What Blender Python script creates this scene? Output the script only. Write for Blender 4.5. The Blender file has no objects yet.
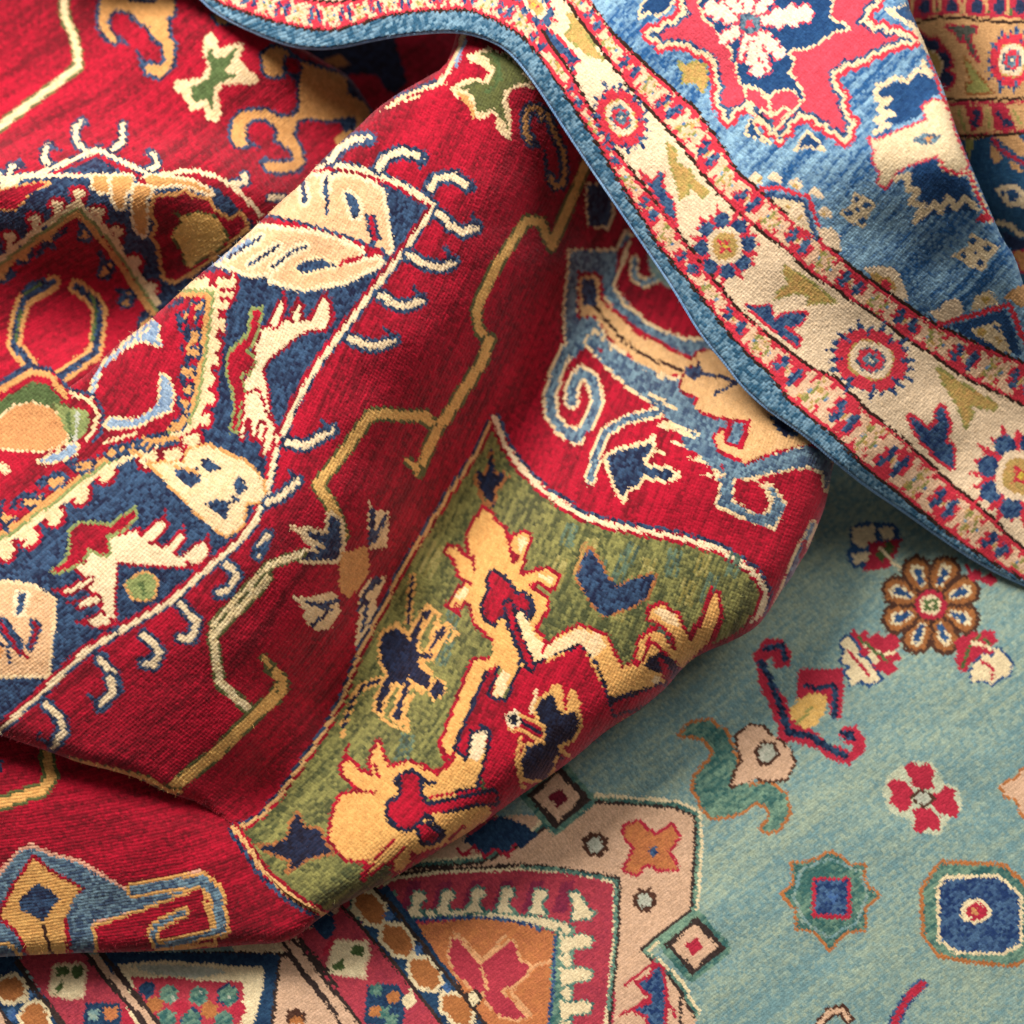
import bpy, math, time
import numpy as np
from mathutils import Vector, Matrix
T0=time.time()
# =====================================================================
# 1.  THE WEAVER'S CARTOON: a knot plan for every carpet, drawn in millimetres
# =====================================================================
MG=200; SS=2; NW=(1024+2*MG)*SS
PAL_NAMES=[]; PAL_A=[]; PAL_B=[]; PAL_K=[]; PAL_S=[]
JIT=0
def srgb(h):
    v=np.array([int(h[i:i+2],16) for i in (0,2,4)])/255.
    return np.where(v<.04045,v/12.92,((v+.055)/1.055)**2.4)
def col(n,a,b,k=.35,s=.35):
    PAL_NAMES.append(n);PAL_A.append(srgb(a));PAL_B.append(srgb(b));PAL_K.append(k);PAL_S.append(s)
# name, colour, second dye tone it drifts to, per-knot drift, abrash drift
col('r','b00a28','6a0414',0.35,0.75)
col('n','0d1b36','34506e',0.55,0.4)
col('c','ead2aa','dcc094',0.3,0.25)
col('cl','e8cca0','dab884',0.3,0.25)
col('clg','f0dcae','e2c488',0.3,0.3)  # paler tone for the lit stretch of the yellow line, light painted in
col('cg','dcae72','cc9a60',.3,.2)
col('cp','e8b090','dc9c80',.3,.2)
col('cr','eecfa0','e2b880',.3,.2)
col('g','d29a5c','c48a4c',0.3,0.25)
col('gl','e4b468','d8a458',0.3,0.2)
col('gp','e2ac62','d09450',0.35,0.3)
col('gr','b08448','987040',.3,.2)
col('y','e8bc70','dcaa58',0.3,0.2)
col('o','d0945c','c48450',0.3,0.2)
col('br','a86a38','8a5430',.3,.2)
col('e','606434','4a502e',0.4,0.3)
col('E','566a3c','42542c',0.5,0.5)
col('ol','42482a','868248',0.5,0.85)
col('s','364c64','74909c',0.6,0.35)
col('s2','5478a0','88a4b4',.55,.3)
col('L','6c84a0','98acbc',0.5,0.3)
col('k','2c1810','40281c',.3,.2)
col('bd','2a546e','7494a6',0.8,0.4)
col('bf','255688','90b4c8',0.35,0.8)
col('nf','183c68','28507c',0.4,0.5)
col('nb','1c3460','4a6888',0.6,0.4)
col('bn','20426c','365c84',0.4,0.4)
col('pd','f0c8a4','e4b48c',0.3,0.2)
col('pc','f2d6b2','e8c8a0',0.2,0.25)
col('rc','d83848','c83040',.3,.3)
col('r2','d4404c','c43844',.3,.3)
col('m','d44858','c43c4c',0.2,0.6)
col('cm','f6dcc4','eccab0',0.3,0.2)
col('gd','cc9c5c','b8a058',.4,.3)
col('ye','e0c050','d0b040',.3,.2)
col('ol2','8c8c4c','a89c58',.4,.3)
col('gb','cc9c68','bc8c5c',0.25,0.3)
col('rt','b82c40','a42438',.35,.3)
col('nt','1c2844','2c3858',.4,.3)
col('dg','40483c','5c5850',.4,.3)
col('bt','1a4468','305c7c',0.3,0.6)
col('tl','6e8f90','a0ae96',0.4,0.5)
col('cy','ecd8ac','dcc498',.3,.2)
col('kb','44281e','583828',.3,.2)
col('kt','302420','443430',.3,.2)
col('gt','34605c','7c9a80',0.4,0.8)
col('ot','b87440','a46438',0.35,0.3)
col('og','c87c48','b86c44',0.35,0.4)
col('pt','d8b090','ccA482',0.3,0.3)
col('pt2','d8b090','c8a080',.3,.3)
col('bl','a8ac98','c0bca8',.4,.2)
col('ob','38588c','54789c',.4,.3)
col('halo','c4c4a4','b4bca0',0.4,0.3)
col('nt2','18304e','2c4c68',0.4,0.4)
col('rm','b8404c','983444',0.4,0.4)
col('rm2','781c2c','64182a',.35,.3)
col('rt2','b83c48','a43040',0.35,0.3)
col('olb','38483c','60745c',0.5,0.5)
col('oly','7c7238','a4985c',0.5,0.5)
col('nd','060b1c','182640',0.5,0.4)  # navy darkened for the obliquely lit side, shade put into the dye
col('gw','e0b488','d0a070',0.3,0.25)
col('eg','8c9458','74804a',.4,.3)
col('rm3','8c2c44','742440',.4,.4)
col('cy2','e4a874','d49868',.3,.2)
col('gq','dcae78','cc9c64',.3,.25)

PI_={n:i for i,n in enumerate(PAL_NAMES)}
CV={}
cur=None;tx=ty=0.;ts=1.;MINW=3.5;OG=1.
def L(n):
    global cur,MINW,OG
    MINW,OG=(2.9,.75) if n in ('blue','tan') else (3.4,1.)
    if n not in CV: CV[n]=np.full((NW,NW),PI_[BASE[n]],np.uint8)
    cur=CV[n]
def T(x,y,s):
    global tx,ty,ts
    tx,ty,ts=x,y,s
def pts(s):
    if not isinstance(s,str): return np.array(s,float)
    a=np.array([[float(q) for q in w.split(',')] for w in s.split()])
    a=a/ts; a[:,0]+=tx; a[:,1]+=ty
    return a
def smooth(s,n=2):
    a=np.array([[float(q) for q in w.split(',')] for w in s.split()])
    for _ in range(n):
        q=.75*a[:-1]+.25*a[1:]; r=.25*a[:-1]+.75*a[1:]
        m=np.empty((len(q)*2,2)); m[0::2]=q; m[1::2]=r
        a=np.vstack([a[:1],m,a[-1:]])
    return ' '.join(f'{x:.2f},{y:.2f}' for x,y in a)
def ZZ(s,amp,per):
    a=np.array([[float(q) for q in w.split(',')] for w in s.split()]);o=[];k=0
    for p,q in zip(a[:-1],a[1:]):
        l=np.hypot(*(q-p));n=max(1,int(l/per));d=(q-p)/max(l,1e-6);nn=np.array([-d[1],d[0]])
        for i in range(n):
            o.append(p+(q-p)*i/n+nn*amp*(1 if k%2 else -1)*(i>0));k+=1
    o.append(a[-1]);return ' '.join(f'{x:.1f},{y:.1f}' for x,y in o)
def fillmask(a):
    a=(a+MG)*SS
    diff=np.zeros((NW,NW+1),np.int16)
    n=len(a)
    y0=max(0,int(a[:,1].min()));y1=min(NW,int(a[:,1].max())+2)
    if y1<=y0: return None
    for i in range(n):
        p,q=a[i],a[(i+1)%n]
        if p[1]==q[1]: continue
        if p[1]>q[1]: p,q=q,p
        r0=max(0,int(math.ceil(p[1]-.5)));r1=min(NW-1,int(math.ceil(q[1]-.5))-1)
        if r1<r0: continue
        r=np.arange(r0,r1+1)
        x=p[0]+(r+.5-p[1])/(q[1]-p[1])*(q[0]-p[0])
        c=np.clip(np.ceil(x-.5),0,NW).astype(int)
        np.add.at(diff,(r,c),1)
    m=(np.cumsum(diff[y0:y1,:-1],axis=1)&1).astype(bool)
    return y0,y1,m
def strokepaint(a,w,ci,closed=False):
    w=max(w,MINW)
    a=(a+MG)*SS; h=w*SS/2.
    n=len(a)
    for i in range(n if closed else n-1):
        p,q=a[i],a[(i+1)%n]
        x0=max(0,int(min(p[0],q[0])-h-1));x1=min(NW,int(max(p[0],q[0])+h+2))
        y0=max(0,int(min(p[1],q[1])-h-1));y1=min(NW,int(max(p[1],q[1])+h+2))
        if x1<=x0 or y1<=y0: continue
        X=np.arange(x0,x1)[None,:]+.5;Y=np.arange(y0,y1)[:,None]+.5
        d=q-p;l=max(d@d,1e-6)
        t=np.clip(((X-p[0])*d[0]+(Y-p[1])*d[1])/l,0,1)
        m=(X-p[0]-t*d[0])**2+(Y-p[1]-t*d[1])**2<h*h
        cur[y0:y1,x0:x1][m]=ci
def P(c,s,o=None,ow=2.):
    a=pts(s)
    if o: strokepaint(a,(2.4*ow+.6)*OG,PI_[o],True)
    f=fillmask(a)
    if f: y0,y1,m=f; cur[y0:y1][m]=PI_[c]
PB=P
def S(c,w,s,o=None,ow=2.,off=0.):
    a=pts(s)
    if off:
        t=np.gradient(a,axis=0); t/=np.maximum(np.linalg.norm(t,axis=1,keepdims=True),1e-6)
        a=a+off*np.stack([-t[:,1],t[:,0]],1)
    if o: strokepaint(a,w+(2.3*ow+.4)*OG,PI_[o])
    strokepaint(a,w,PI_[c])
def polydist(X,Y,a,closed=False,vals=None):
    """distance to a polyline, arclength of the foot point, interpolated vals"""
    best=np.full(X.shape,1e18);arc=np.zeros(X.shape);val=np.zeros(X.shape);FX=np.zeros(X.shape);FY=np.zeros(X.shape)
    s=0.;n=len(a)
    for i in range(n if closed else n-1):
        p,q=a[i],a[(i+1)%n];d=q-p;l=max(d@d,1e-9);ln=math.sqrt(l)
        t=np.clip(((X-p[0])*d[0]+(Y-p[1])*d[1])/l,0,1)
        fx=p[0]+t*d[0];fy=p[1]+t*d[1]
        D=(X-fx)**2+(Y-fy)**2;m=D<best
        best[m]=D[m];arc[m]=(s+t*ln)[m];FX[m]=fx[m];FY[m]=fy[m]
        if vals is not None: val[m]=(vals[i]+t*(vals[(i+1)%n]-vals[i]))[m]
        s+=ln
    return np.sqrt(best),arc,val,FX,FY
def BAND(A,B,cs,bm):
    a,b,c=pts(A),pts(B),pts(cs)
    poly=np.vstack([a,b[::-1]]);f=fillmask(poly);y0,y1,m=f
    ys,xs=np.nonzero(m)
    X=(xs+.5)/SS-MG;Y=(ys+y0+.5)/SS-MG
    da=polydist(X,Y,a)[0];db=polydist(X,Y,b)[0]
    t=da/np.maximum(da+db,1e-6)
    cum=np.concatenate([[0],np.cumsum(np.linalg.norm(np.diff(c,axis=0),axis=1))])
    arc=polydist(X,Y,c)[1]
    s=np.interp(arc,cum,np.arange(len(c)))+.5
    flip=(np.floor(s).astype(int)%2)
    nr,nc=len(bm),len(bm[0])
    B_=np.array([[PI_[BMAP[ch]] for ch in row] for row in bm],np.uint8)
    ci=np.clip(((s%1)*nc).astype(int),0,nc-1)
    ri=np.clip((t*nr).astype(int),0,nr-1)
    ri=np.where(flip==1,nr-1-ri,ri)
    cur[ys+y0,xs]=B_[ri,ci]
BMAP={'c':'pd','r':'rc','n':'nb','g':'gd','e':'ol2','s':'s2'}
BASE={'back':'r','roll':'r','flap':'r','deep':'r','blue':'bf','tan':'gb','teal':'tl'}
# ---- back part (top left)
L('back'); T(0,0,4)
P('n','-400,690 0,692 140,700 360,692 560,690 700,688 800,690 900,735 1000,830 1060,900 1040,1000 600,1300 260,1560 -400,1560')
S('cl',7,'250,-40 262,80 290,130 308,200 312,270 150,390 0,505 -300,700',o='e',ow=1.6)
P('g','395,60 400,20 420,-60 700,-60 690,60 668,70 675,150 695,170 690,260 640,308 590,292 570,260 600,255 640,265 660,245 655,180 610,150 600,110 560,90 520,50 480,35 440,50 430,90 440,130 470,150 465,170 430,155 400,110',o='n',ow=3)
S('n',4,'470,150 510,178');S('n',4.5,'550,205 575,260');S('n',4,'520,0 620,5')
P('g','850,60 900,66 940,90 870,92',o='n',ow=2)
P('cl','840,125 870,160 880,200 910,180 970,170 975,190 955,240 980,270 1035,312 1024,340 950,335 890,340 870,380 885,450 870,490 830,480 820,430 760,445 745,400 695,350 700,315 750,320 810,310 830,260 810,210 815,160')
P('E','840,185 862,235 900,225 950,185 930,240 895,285 960,300 900,325 862,340 850,400 862,460 830,400 770,410 765,350 800,330 838,310 845,270 825,230')
for h in ('-60,760 -40,710 -10,690','40,705 42,668 75,660','215,665 175,640 180,600 200,580','345,602 305,570 300,510 332,485','450,600 490,565 490,500','590,682 628,665 620,622 598,610','930,735 985,728 975,700','1080,790 1130,790'):
    S('c',5,h,o='n',ow=2.4)
for h in ('75,655 95,672','200,578 240,602','330,482 355,505','600,605 580,612','380,590 410,575'):
    S('n',3.5,h)
P('n','230,692 395,628 490,692')
S('r',4,'180,694 390,619 580,712')
S('c',4.5,'20,712 140,700 390,598 500,650 600,700',o='n',ow=.9)
S('r',9,'700,712 780,714 880,742 990,845 1060,920',off=-1)
S('c',4.5,'640,700 740,683 800,686 880,712 940,752 1000,812 1040,860')
S('c',3.5,'0,715 140,704 250,700 360,704')
P('c','0,700 90,708 60,745 30,775 0,775')
P('r','0,765 60,748 150,732 200,730 120,768 95,805 60,838 0,838 -200,860 -200,760',o='g',ow=1.2)
P('g','370,704 430,704 432,765 402,770 372,745',o='c',ow=2)
P('g','448,704 520,704 538,748 505,762 495,835 472,832 450,800',o='c',ow=2.2)
P('g','535,745 600,745 606,762 582,800 587,925 570,945 542,905 528,820',o='c',ow=2.2)
P('g','600,700 650,708 770,725 845,765 850,778 760,748 700,737 640,745 560,728',o='c',ow=2)
P('r','545,715 580,712 590,735 570,738')
P('r','620,790 700,785 745,770 770,790 830,800 850,840 920,885 960,860 985,910 930,950 900,990 860,1010 820,1050 760,1090 700,1120 660,1110 650,1060 640,1000 615,950 635,900 610,860',o='g',ow=3)
P('y','700,850 720,870 790,850 850,860 880,890 910,950 870,1000 840,1010 760,1070 740,1050 730,1000 690,950 700,920 730,890',o='e',ow=.8)
P('g','840,1000 870,1010 865,1050 845,1040')
# maroon inner field
P('r','-300,1290 0,1060 100,985 310,842 430,965 630,1250 660,1300 300,1560 -300,1560')
for x,y in ((-60,1040),(40,950),(140,880),(230,822),(315,775),(395,850),(468,925),(540,1045),(604,1150)):
    P('cl',f'{x-14},{y+45} {x-12},{y+8} {x-26},{y+2} {x-24},{y-16} {x},{y-20} {x+22},{y-12} {x+24},{y+14} {x+8},{y+16} {x+14},{y+45}',o='r',ow=3)
S('cl',6,'-300,1270 0,1040 100,960 310,812 435,935 630,1215')
for x,y in ((10,1100),(100,1025),(195,950),(345,935),(425,1085),(510,1200),(585,1290)):
    P('g',f'{x-12},{y-30} {x-14},{y} {x-26},{y+6} {x-20},{y+20} {x+8},{y+20} {x+12},{y-6} {x+24},{y-10} {x+18},{y-30}',o='n',ow=3)
for h in ('150,1020 190,975 215,990','235,945 285,905 330,890 350,925','60,1090 30,1120','395,1010 430,1070','470,1160 520,1190','560,1280 620,1240'):
    S('n',5,h)
P('r','262,900 290,880 318,895 300,922 270,925')
S('g',5.5,'-300,1310 0,1082 100,1002 310,850 425,985 620,1262')
S('eg',3.4,'-300,1290 0,1060 100,980 310,830 430,955 630,1240')
def hexa(L_):
    L(L_); T(0,200,4)
    for h in ('215,328 95,400 75,460 55,580 120,655','305,345 375,400 400,450 382,610 240,706'):
        S('n',7,h,o='g',ow=3.4)
    P('n','110,330 180,312 195,340 100,395 85,370')
    S('E',4,'160,335 100,375');S('E',3,'365,380 385,440 370,560');S('E',3,'85,440 65,560')
    S('n',5,'-300,820 0,735 120,660 200,682 262,745 275,790 380,800 420,860')
    S('r',16,'-300,870 0,790 130,708 200,722 260,800 340,830 390,860 380,930 320,980')
    S('g',6,'-300,855 0,762 130,688 200,702 262,785')
    P('E','-300,860 0,800 130,728 190,735 250,800 350,835 362,880 330,945 300,975 240,990 -300,830')
    P('e','200,820 250,800 350,835 362,880 330,945 300,970 270,900')
    P('o','-300,960 0,872 60,825 130,812 200,835 245,872 272,950 240,988 150,1005 0,992 -300,1000',o='cl',ow=1)
hexa('back')
# ---- main roll: medallion
L('roll'); T(0,0,1)
M_='250,180 315,167.5 330,164 360,169 405,186 435,206 405,250 370,295 342,332 318,364 296,403 276,450 268,490 256,520 240,541 200,575 170,602 135,622 85,652 45,690 0,730 -80,795'
PB('n',M_+' -80,300 100,150')
S('n',10,M_)
S('r',7,M_,off=3)
S('c',5,M_)
# inner field
CH='150,290 195,289 214,292 211,320 206,360 199,400 190,424 170,434 130,452 100,468 62,497 25,525 0,541 -80,585'
PB('r',CH+' -80,300')
hexa('roll');T(0,0,1)
T(0,200,4)
for h in ('215,328 95,400 75,460 55,580 120,655','305,345 375,400 400,450 382,610 240,706'):
    pass
T(0,400,4)
for x,y,a in ((775,170,0),(700,230,1),(600,240,1),(430,300,1),(330,385,1),(225,470,1),(125,555,1),(30,610,1),(-60,660,1)):
    P('cl',f'{x-45},{y-25} {x+20},{y-40} {x+28},{y-10} {x+12},{y+20} {x-5},{y+30} {x-30},{y+28} {x-28},{y+8} {x-10},{y} {x-40},{y+12}',o='r',ow=3.2)
T(140,200,4)
for x,y in ((255,880),(275,790),(275,720),(290,640),(295,580),(315,500),(330,420),(350,370),(310,320),(250,330),(360,330)):
    P('cl',f'{x-55},{y-20} {x},{y-14} {x+8},{y-30} {x+26},{y-14} {x+20},{y+24} {x-10},{y+18} {x-50},{y+24}',o='r',ow=3)
T(0,0,1)
S('cl',7.5,CH,off=-3)
S('g',5.5,CH,off=5)
S('eg',3.4,CH,off=1)
T(140,200,4)
for x,y in ((225,430),(200,470),(210,540),(215,610),(190,690),(180,760),(165,840),(150,900),(80,960),(20,980)):
    P('g',f'{x+25},{y-22} {x+8},{y-10} {x-20},{y-16} {x-24},{y+8} {x-6},{y+14} {x+22},{y+16}',o='n',ow=2.4)
for h in ('165,400 110,440','190,470 195,560','185,630 190,680','165,740 160,790','150,850 155,890','60,930 20,940'):
    S('n',5,h)
S('r',4,'215,430 205,500');S('r',3,'185,600 175,625');S('r',3,'160,830 150,870')
T(0,400,4)
for x,y in ((560,165),(460,205),(340,262),(225,325),(130,400),(40,460)):
    P('g',f'{x-30},{y-5} {x+10},{y-22} {x+36},{y-14} {x+24},{y+8} {x-10},{y+26} {x-34},{y+16}',o='n',ow=2.6)
for h in ('600,130 500,165 470,195','400,215 280,245 260,270','230,290 160,325 165,355','110,375 60,400 50,430','15,400 -10,470 30,520'):
    S('n',4.5,h)
S('r',4,'180,350 150,380');S('r',7,'70,455 30,450')
# retraced octagon and hexagon of the roll (window 0,300)
T(0,300,4.267)
P('r','280,350 400,240 600,80 690,40 780,20 770,300 790,450 700,560 560,600 330,700 300,560')
P('L','650,85 680,110 668,160 690,195 600,170 540,200 500,225 520,190 600,125',o='cl',ow=1.6)
S('L',2.6,'640,100 540,190 450,270 410,330 390,400',o='cl',ow=1.8)
P('L','465,505 560,515 620,490 680,440 690,320 715,330 740,400 725,470 650,500 600,530 520,545 450,540',o='cl',ow=2)
P('r','430,300 530,215 600,185 670,200 672,440 600,500 540,505 430,470')
S('n',3.2,'300,380 400,405 440,480 430,560 400,600');S('cl',4,'300,398 385,430 418,490 400,550 370,600');S('r',5,'270,430 350,450 385,490 370,560 330,600')
P('eg','230,440 290,460 370,470 385,520 350,590 300,600 270,540')
S('E',3,'290,480 300,590');S('bl',3,'330,480 320,600');
P('L','290,615 330,620 325,650 270,680 200,695 160,690 230,660 280,640',o='cl',ow=1.6)
S('cl',3,'440,610 520,585 580,570');S('n',3,'470,630 600,600 690,570')
P('g','700,560 740,540 720,510 760,530 780,480 800,520 770,560')
for h in ('760,60 770,130','780,200 800,260','770,320 790,370','760,420 780,480','600,600 560,650 500,660','640,580 700,590','300,720 380,690','160,780 220,750 270,740','100,830 160,850'): S('n',5,h)
for h in ('820,30 810,100','790,230 800,190','740,500 760,470','170,820 200,800','20,900 80,900','280,710 300,730'): S('r',5,h)
for h in ('830,170 800,200','790,300 830,330','760,590 620,600','560,640 600,660','340,700 380,700','120,860 200,870','780,430 800,440'): S('g',4.5,h)
T(0,200,4)
P('cl','0,1045 25,1062 45,1080 35,1098 0,1090 -80,1075')
# upper wings
T(230,120,4)
P('gw','340,225 380,235 400,260 440,225 500,235 580,265 605,290 625,420 640,520 560,505 400,440 120,385 -30,400 200,250',o='c',ow=3.6)
P('n','455,290 490,300 520,340 515,385 490,392 478,350',o='c',ow=3)
S('n',5,'290,250 298,320',o='c',ow=3.4);S('n',4.5,'385,230 380,290',o='c',ow=3.4);S('n',4,'388,310 388,370')
P('n','540,375 580,378 605,480 570,500 548,440')
S('r',4,'562,392 580,480')
S('r',6.5,'60,395 130,398 260,425 400,465 520,505 600,535',o='n',ow=2.5)
P('r','520,500 610,520 610,560 560,560')
P('gw','115,432 180,440 330,455 430,485 520,525 510,560 420,590 590,560 600,570 460,640 300,672 170,640 180,610 70,610 -60,560',o='c',ow=3.8)
P('n','265,590 290,570 350,552 390,570 430,575 420,590 380,590 310,612 275,608',o='cl',ow=2.4)
S('r',3,'440,575 530,548');S('r',2.5,'460,560 500,555')
S('n',3.5,'80,580 190,505',o='c',ow=3.4);S('n',3,'170,590 250,525 300,505',o='c',ow=3.2);S('n',3,'-10,550 120,470',o='c',ow=3.4)
S('L',3,'-80,580 80,480')
# lower winged motifs
T(0,400,4)
P('cl','600,255 740,250 750,200 830,180 980,250 1050,320 1060,400 980,410 970,500 910,540 850,510 700,360',o='g',ow=2)
P('n','690,280 790,270 805,320 770,350 730,330');P('n','800,235 840,235 895,275 860,285 820,285')
P('n','935,320 960,310 1000,350 970,370 945,385');P('n','820,415 870,395 920,410 905,480 880,460 850,440')
S('g',2,'700,262 790,290');S('n',2,'930,380 950,400 900,420')
# retraced figures of the navy band
T(30,480,4.876)
P('n','60,480 130,330 200,160 330,120 520,90 700,130 900,240 880,330 820,430 640,440 640,600 450,610 430,740 200,740 90,560')
P('c','370,270 400,290 480,260 530,245 520,300 600,310 650,345 700,370 770,385 840,380 800,425 700,418 600,415 480,405 410,390 415,500 405,600 415,690 380,715 330,712 280,690 340,660 360,600 290,540 270,480 230,430 280,400 285,340 330,350',o='r',ow=2.2)
P('c','520,300 560,260 640,195 665,210 640,250 590,300',o='r',ow=2.4);P('c','650,340 700,290 740,255 750,275 725,320 690,360',o='r',ow=2.4);P('c','740,380 790,330 860,300 870,340 840,400 790,410',o='r',ow=2.4)
P('c','300,480 250,500 160,545 180,555 260,520 300,500',o='r',ow=2.4);P('c','320,560 250,600 240,620 290,610 350,590',o='r',ow=2.2);P('c','350,650 290,680 270,695 330,712 400,700',o='r',ow=2.2)
S('r',3.2,'660,150 655,210');S('r',3,'750,230 745,270');S('r',3,'875,265 860,310');S('r',3,'110,540 165,535');S('r',3,'190,600 240,590');S('r',3,'220,690 280,700')
P('c','400,280 520,260 600,320 760,390 700,410 420,385 405,640 380,700 350,560 290,430 290,370 350,370')
P('r','200,250 250,215 330,215 390,225 440,190 510,140 515,170 480,225 400,265 365,260 385,330 380,365 330,355 285,335 250,400 150,445 110,445 180,390 195,340',o='eg',ow=2.2)
P('eg','480,540 470,500 510,470 560,455 600,465 618,500 600,570 560,585 500,575',o='g',ow=1.8);S('E',3,'540,500 560,560')
# upper bird
T(200,240,6.02)
P('n','160,420 260,330 400,290 520,300 640,310 760,290 850,430 760,600 640,600 500,660 400,760 440,1024 400,1200 180,1100 150,760')
P('c','370,540 420,520 450,540 520,480 560,500 640,490 680,470 770,470 740,520 660,540 560,590 510,640 440,690 390,740 375,800 400,900 410,1024 480,1200 420,1260 350,1200 300,1130 290,1024 260,980 270,860 320,790 340,740 330,640 360,600',o='r',ow=2.4)
P('c','440,530 425,500 480,380 505,370 500,420 470,510',o='r',ow=2.8);P('c','555,480 565,430 590,385 610,400 600,450 600,500',o='r',ow=2.8);P('c','670,480 700,420 740,350 775,365 775,430 790,470 740,540 660,530',o='r',ow=2.8)
S('r',3,'510,310 495,370');S('r',3.2,'590,340 590,390');S('r',3.4,'760,310 755,360');S('r',4,'800,430 770,520')
P('c','400,560 520,500 700,480 740,500 600,560 480,660 390,730 360,650')
P('r','320,430 370,410 360,480 340,560 310,640 270,660 310,700 330,740 300,800 260,800 240,830 265,900 240,1000 215,1150 190,1150 215,1000 195,880 165,800 175,680 240,620 290,580',o='eg',ow=1.8)
S('eg',2.4,'310,410 290,560 210,640 165,690')
# wing fingers of the lower half
T(140,200,4)
P('c','420,780 470,760 500,850 540,910 520,1000 490,1020 510,900 480,870 450,960 445,880 425,860 408,960 405,930 420,840',o='r',ow=2.2)
# claws on the chevron edge are already knotted above
T(0,400,4)
P('gw','-40,730 60,735 130,745 215,800 210,900 190,1100 -120,1100 -120,730',o='cl',ow=2.4)
P('n','75,775 105,775 90,850 65,855',o='c',ow=3.4)
T(0,600,4)
P('n','-10,60 30,75 100,180 80,230 -10,120');S('r',4,'0,90 70,200 110,230');S('r',3.5,'130,90 150,110 120,190',o='n',ow=2)
P('o','0,180 20,200 0,240 -60,240');S('n',2,'-60,150 30,190 40,250')
# hooks on outer side of the medallion
T(230,120,4)
for h in ('400,160 440,110 500,75 560,75','595,195 620,150 690,125 770,150','800,275 820,235 900,225 955,265','835,375 880,420 930,450 985,430','715,540 790,580 850,590 895,570','600,700 660,740 710,745 765,720','480,875 560,905 600,905 655,880'):
    S('c',6.6,h,o='n',ow=3.5)
for h in ('770,150 760,185','955,265 950,290','980,420 970,375','890,560 860,510','765,710 735,670','655,870 620,835','825,345 870,370','540,80 565,90'):
    S('n',4.5,h)
T(140,200,4)
for h in ('590,970 660,985 700,960 770,920',):
    S('c',6.6,h,o='n',ow=3.5)
S('n',4.5,'760,920 730,880')
T(0,341,2.994)
for h in ('800,485 850,460 890,420','770,640 800,580','680,670 710,700 680,750 655,755','540,790 590,840 575,890 540,890','430,880 480,930 460,970 430,965','300,950 340,1000 350,1040'):
    S('c',6.2,h,o='n',ow=3.5)
for h in ('880,410 870,390','800,600 770,640','650,740 680,730','430,960 445,940'):
    S('n',4,h)
T(0,682,2.994)
for h in ('140,70 180,110 190,150 160,190','300,70 340,30 330,-10','-40,250 -10,230'):
    S('c',6.6,h,o='n',ow=3.5)
S('n',4,'155,185 110,170 120,150');S('n',5,'265,35 290,60')
# ---- main roll: star, hooks, yellow line, slate scrollwork
L('roll'); T(380,30,4)
P('cl','350,100 400,80 440,65 480,90 520,90 560,130 600,190 615,235 560,225 515,245 510,290 525,330 525,445 490,420 460,390 470,350 445,335 415,355 370,355 350,300 325,265 300,275 285,230 320,210 370,190 410,200 440,170 400,140 355,125')
P('e','400,95 450,80 510,105 560,150 600,215 550,215 500,240 490,290 500,330 515,400 480,350 455,315 420,330 385,320 375,270 350,240 310,235 380,205 430,215 460,160 430,115')
P('E','440,90 470,150 455,220 400,260 440,250 490,200 480,120')
P('g','350,265 320,250 295,245 350,300 370,355 380,350 372,300')
S('g',5,'610,450 585,420 580,350 600,310 640,315 650,350',o='n',ow=3);S('n',4,'600,440 640,465')
S('g',4,'680,590 700,625 730,620 740,560 730,480 700,420 670,340',o='n',ow=3);S('n',4,'660,480 670,600')
P('cl','0,330 60,280 120,240 230,210 270,215 200,235 120,262 60,300');S('cl',4,'230,215 270,170 310,90 340,0');S('L',3,'300,150 340,40');S('cl',2.5,'100,285 150,265')
S('n',2,'60,265 230,200')
# yellow stepped line
Y_=[(1,'386,310 397,286'),]
T(0,0,1)
S('gl',8.2,'600,130 582,175 566,212 552,247 541,222 527,220 516,236 497,265 482,296 476,312 479,330 490,344 478,366',o='e',ow=1.8)
T(230,360,4)
S('gl',9.5,'1040,-80 1000,20 930,130 830,280 780,225 700,225 620,215 560,220 470,350 350,500 400,570 430,640 450,700',o='e',ow=2)
S('gl',8,'830,280 800,340 755,450',o='e',ow=2)
S('gl',5,'755,440 710,405',o='e',ow=2)
P('n','400,620 440,640 450,740 430,800 280,800 290,770 360,770 300,700 300,680 390,700',o='cl',ow=3)
S('cl',4,'250,665 370,745')
P('g','450,770 550,745 560,830 530,900 480,950 440,920 435,830')
P('cl','555,565 590,600 635,605 630,750 560,760 550,680');S('n',4,'575,610 570,700');S('n',5,'625,620 575,720');S('n',3,'565,600 560,730')
P('cl','550,880 630,860 590,940 570,1020 510,1010 520,930');S('n',5,'600,880 540,930 520,1000');S('n',3,'560,900 590,870')
P('cl','245,945 300,950 410,925 440,960 430,1030 350,1030 300,1000');S('n',5,'310,970 360,980 430,960');S('n',5,'370,990 430,1010')
P('cl','560,940 585,990 575,1060 500,1150 520,1000');S('n',4,'530,1080 550,960')
P('cl','300,1000 450,1000 400,1080 330,1080 290,1030');S('n',4,'390,1010 330,1060')
S('clg',7,'285,775 160,820 -66,1060',o='e',ow=1.3)
T(0,600,4)

T(200,600,4)
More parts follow.
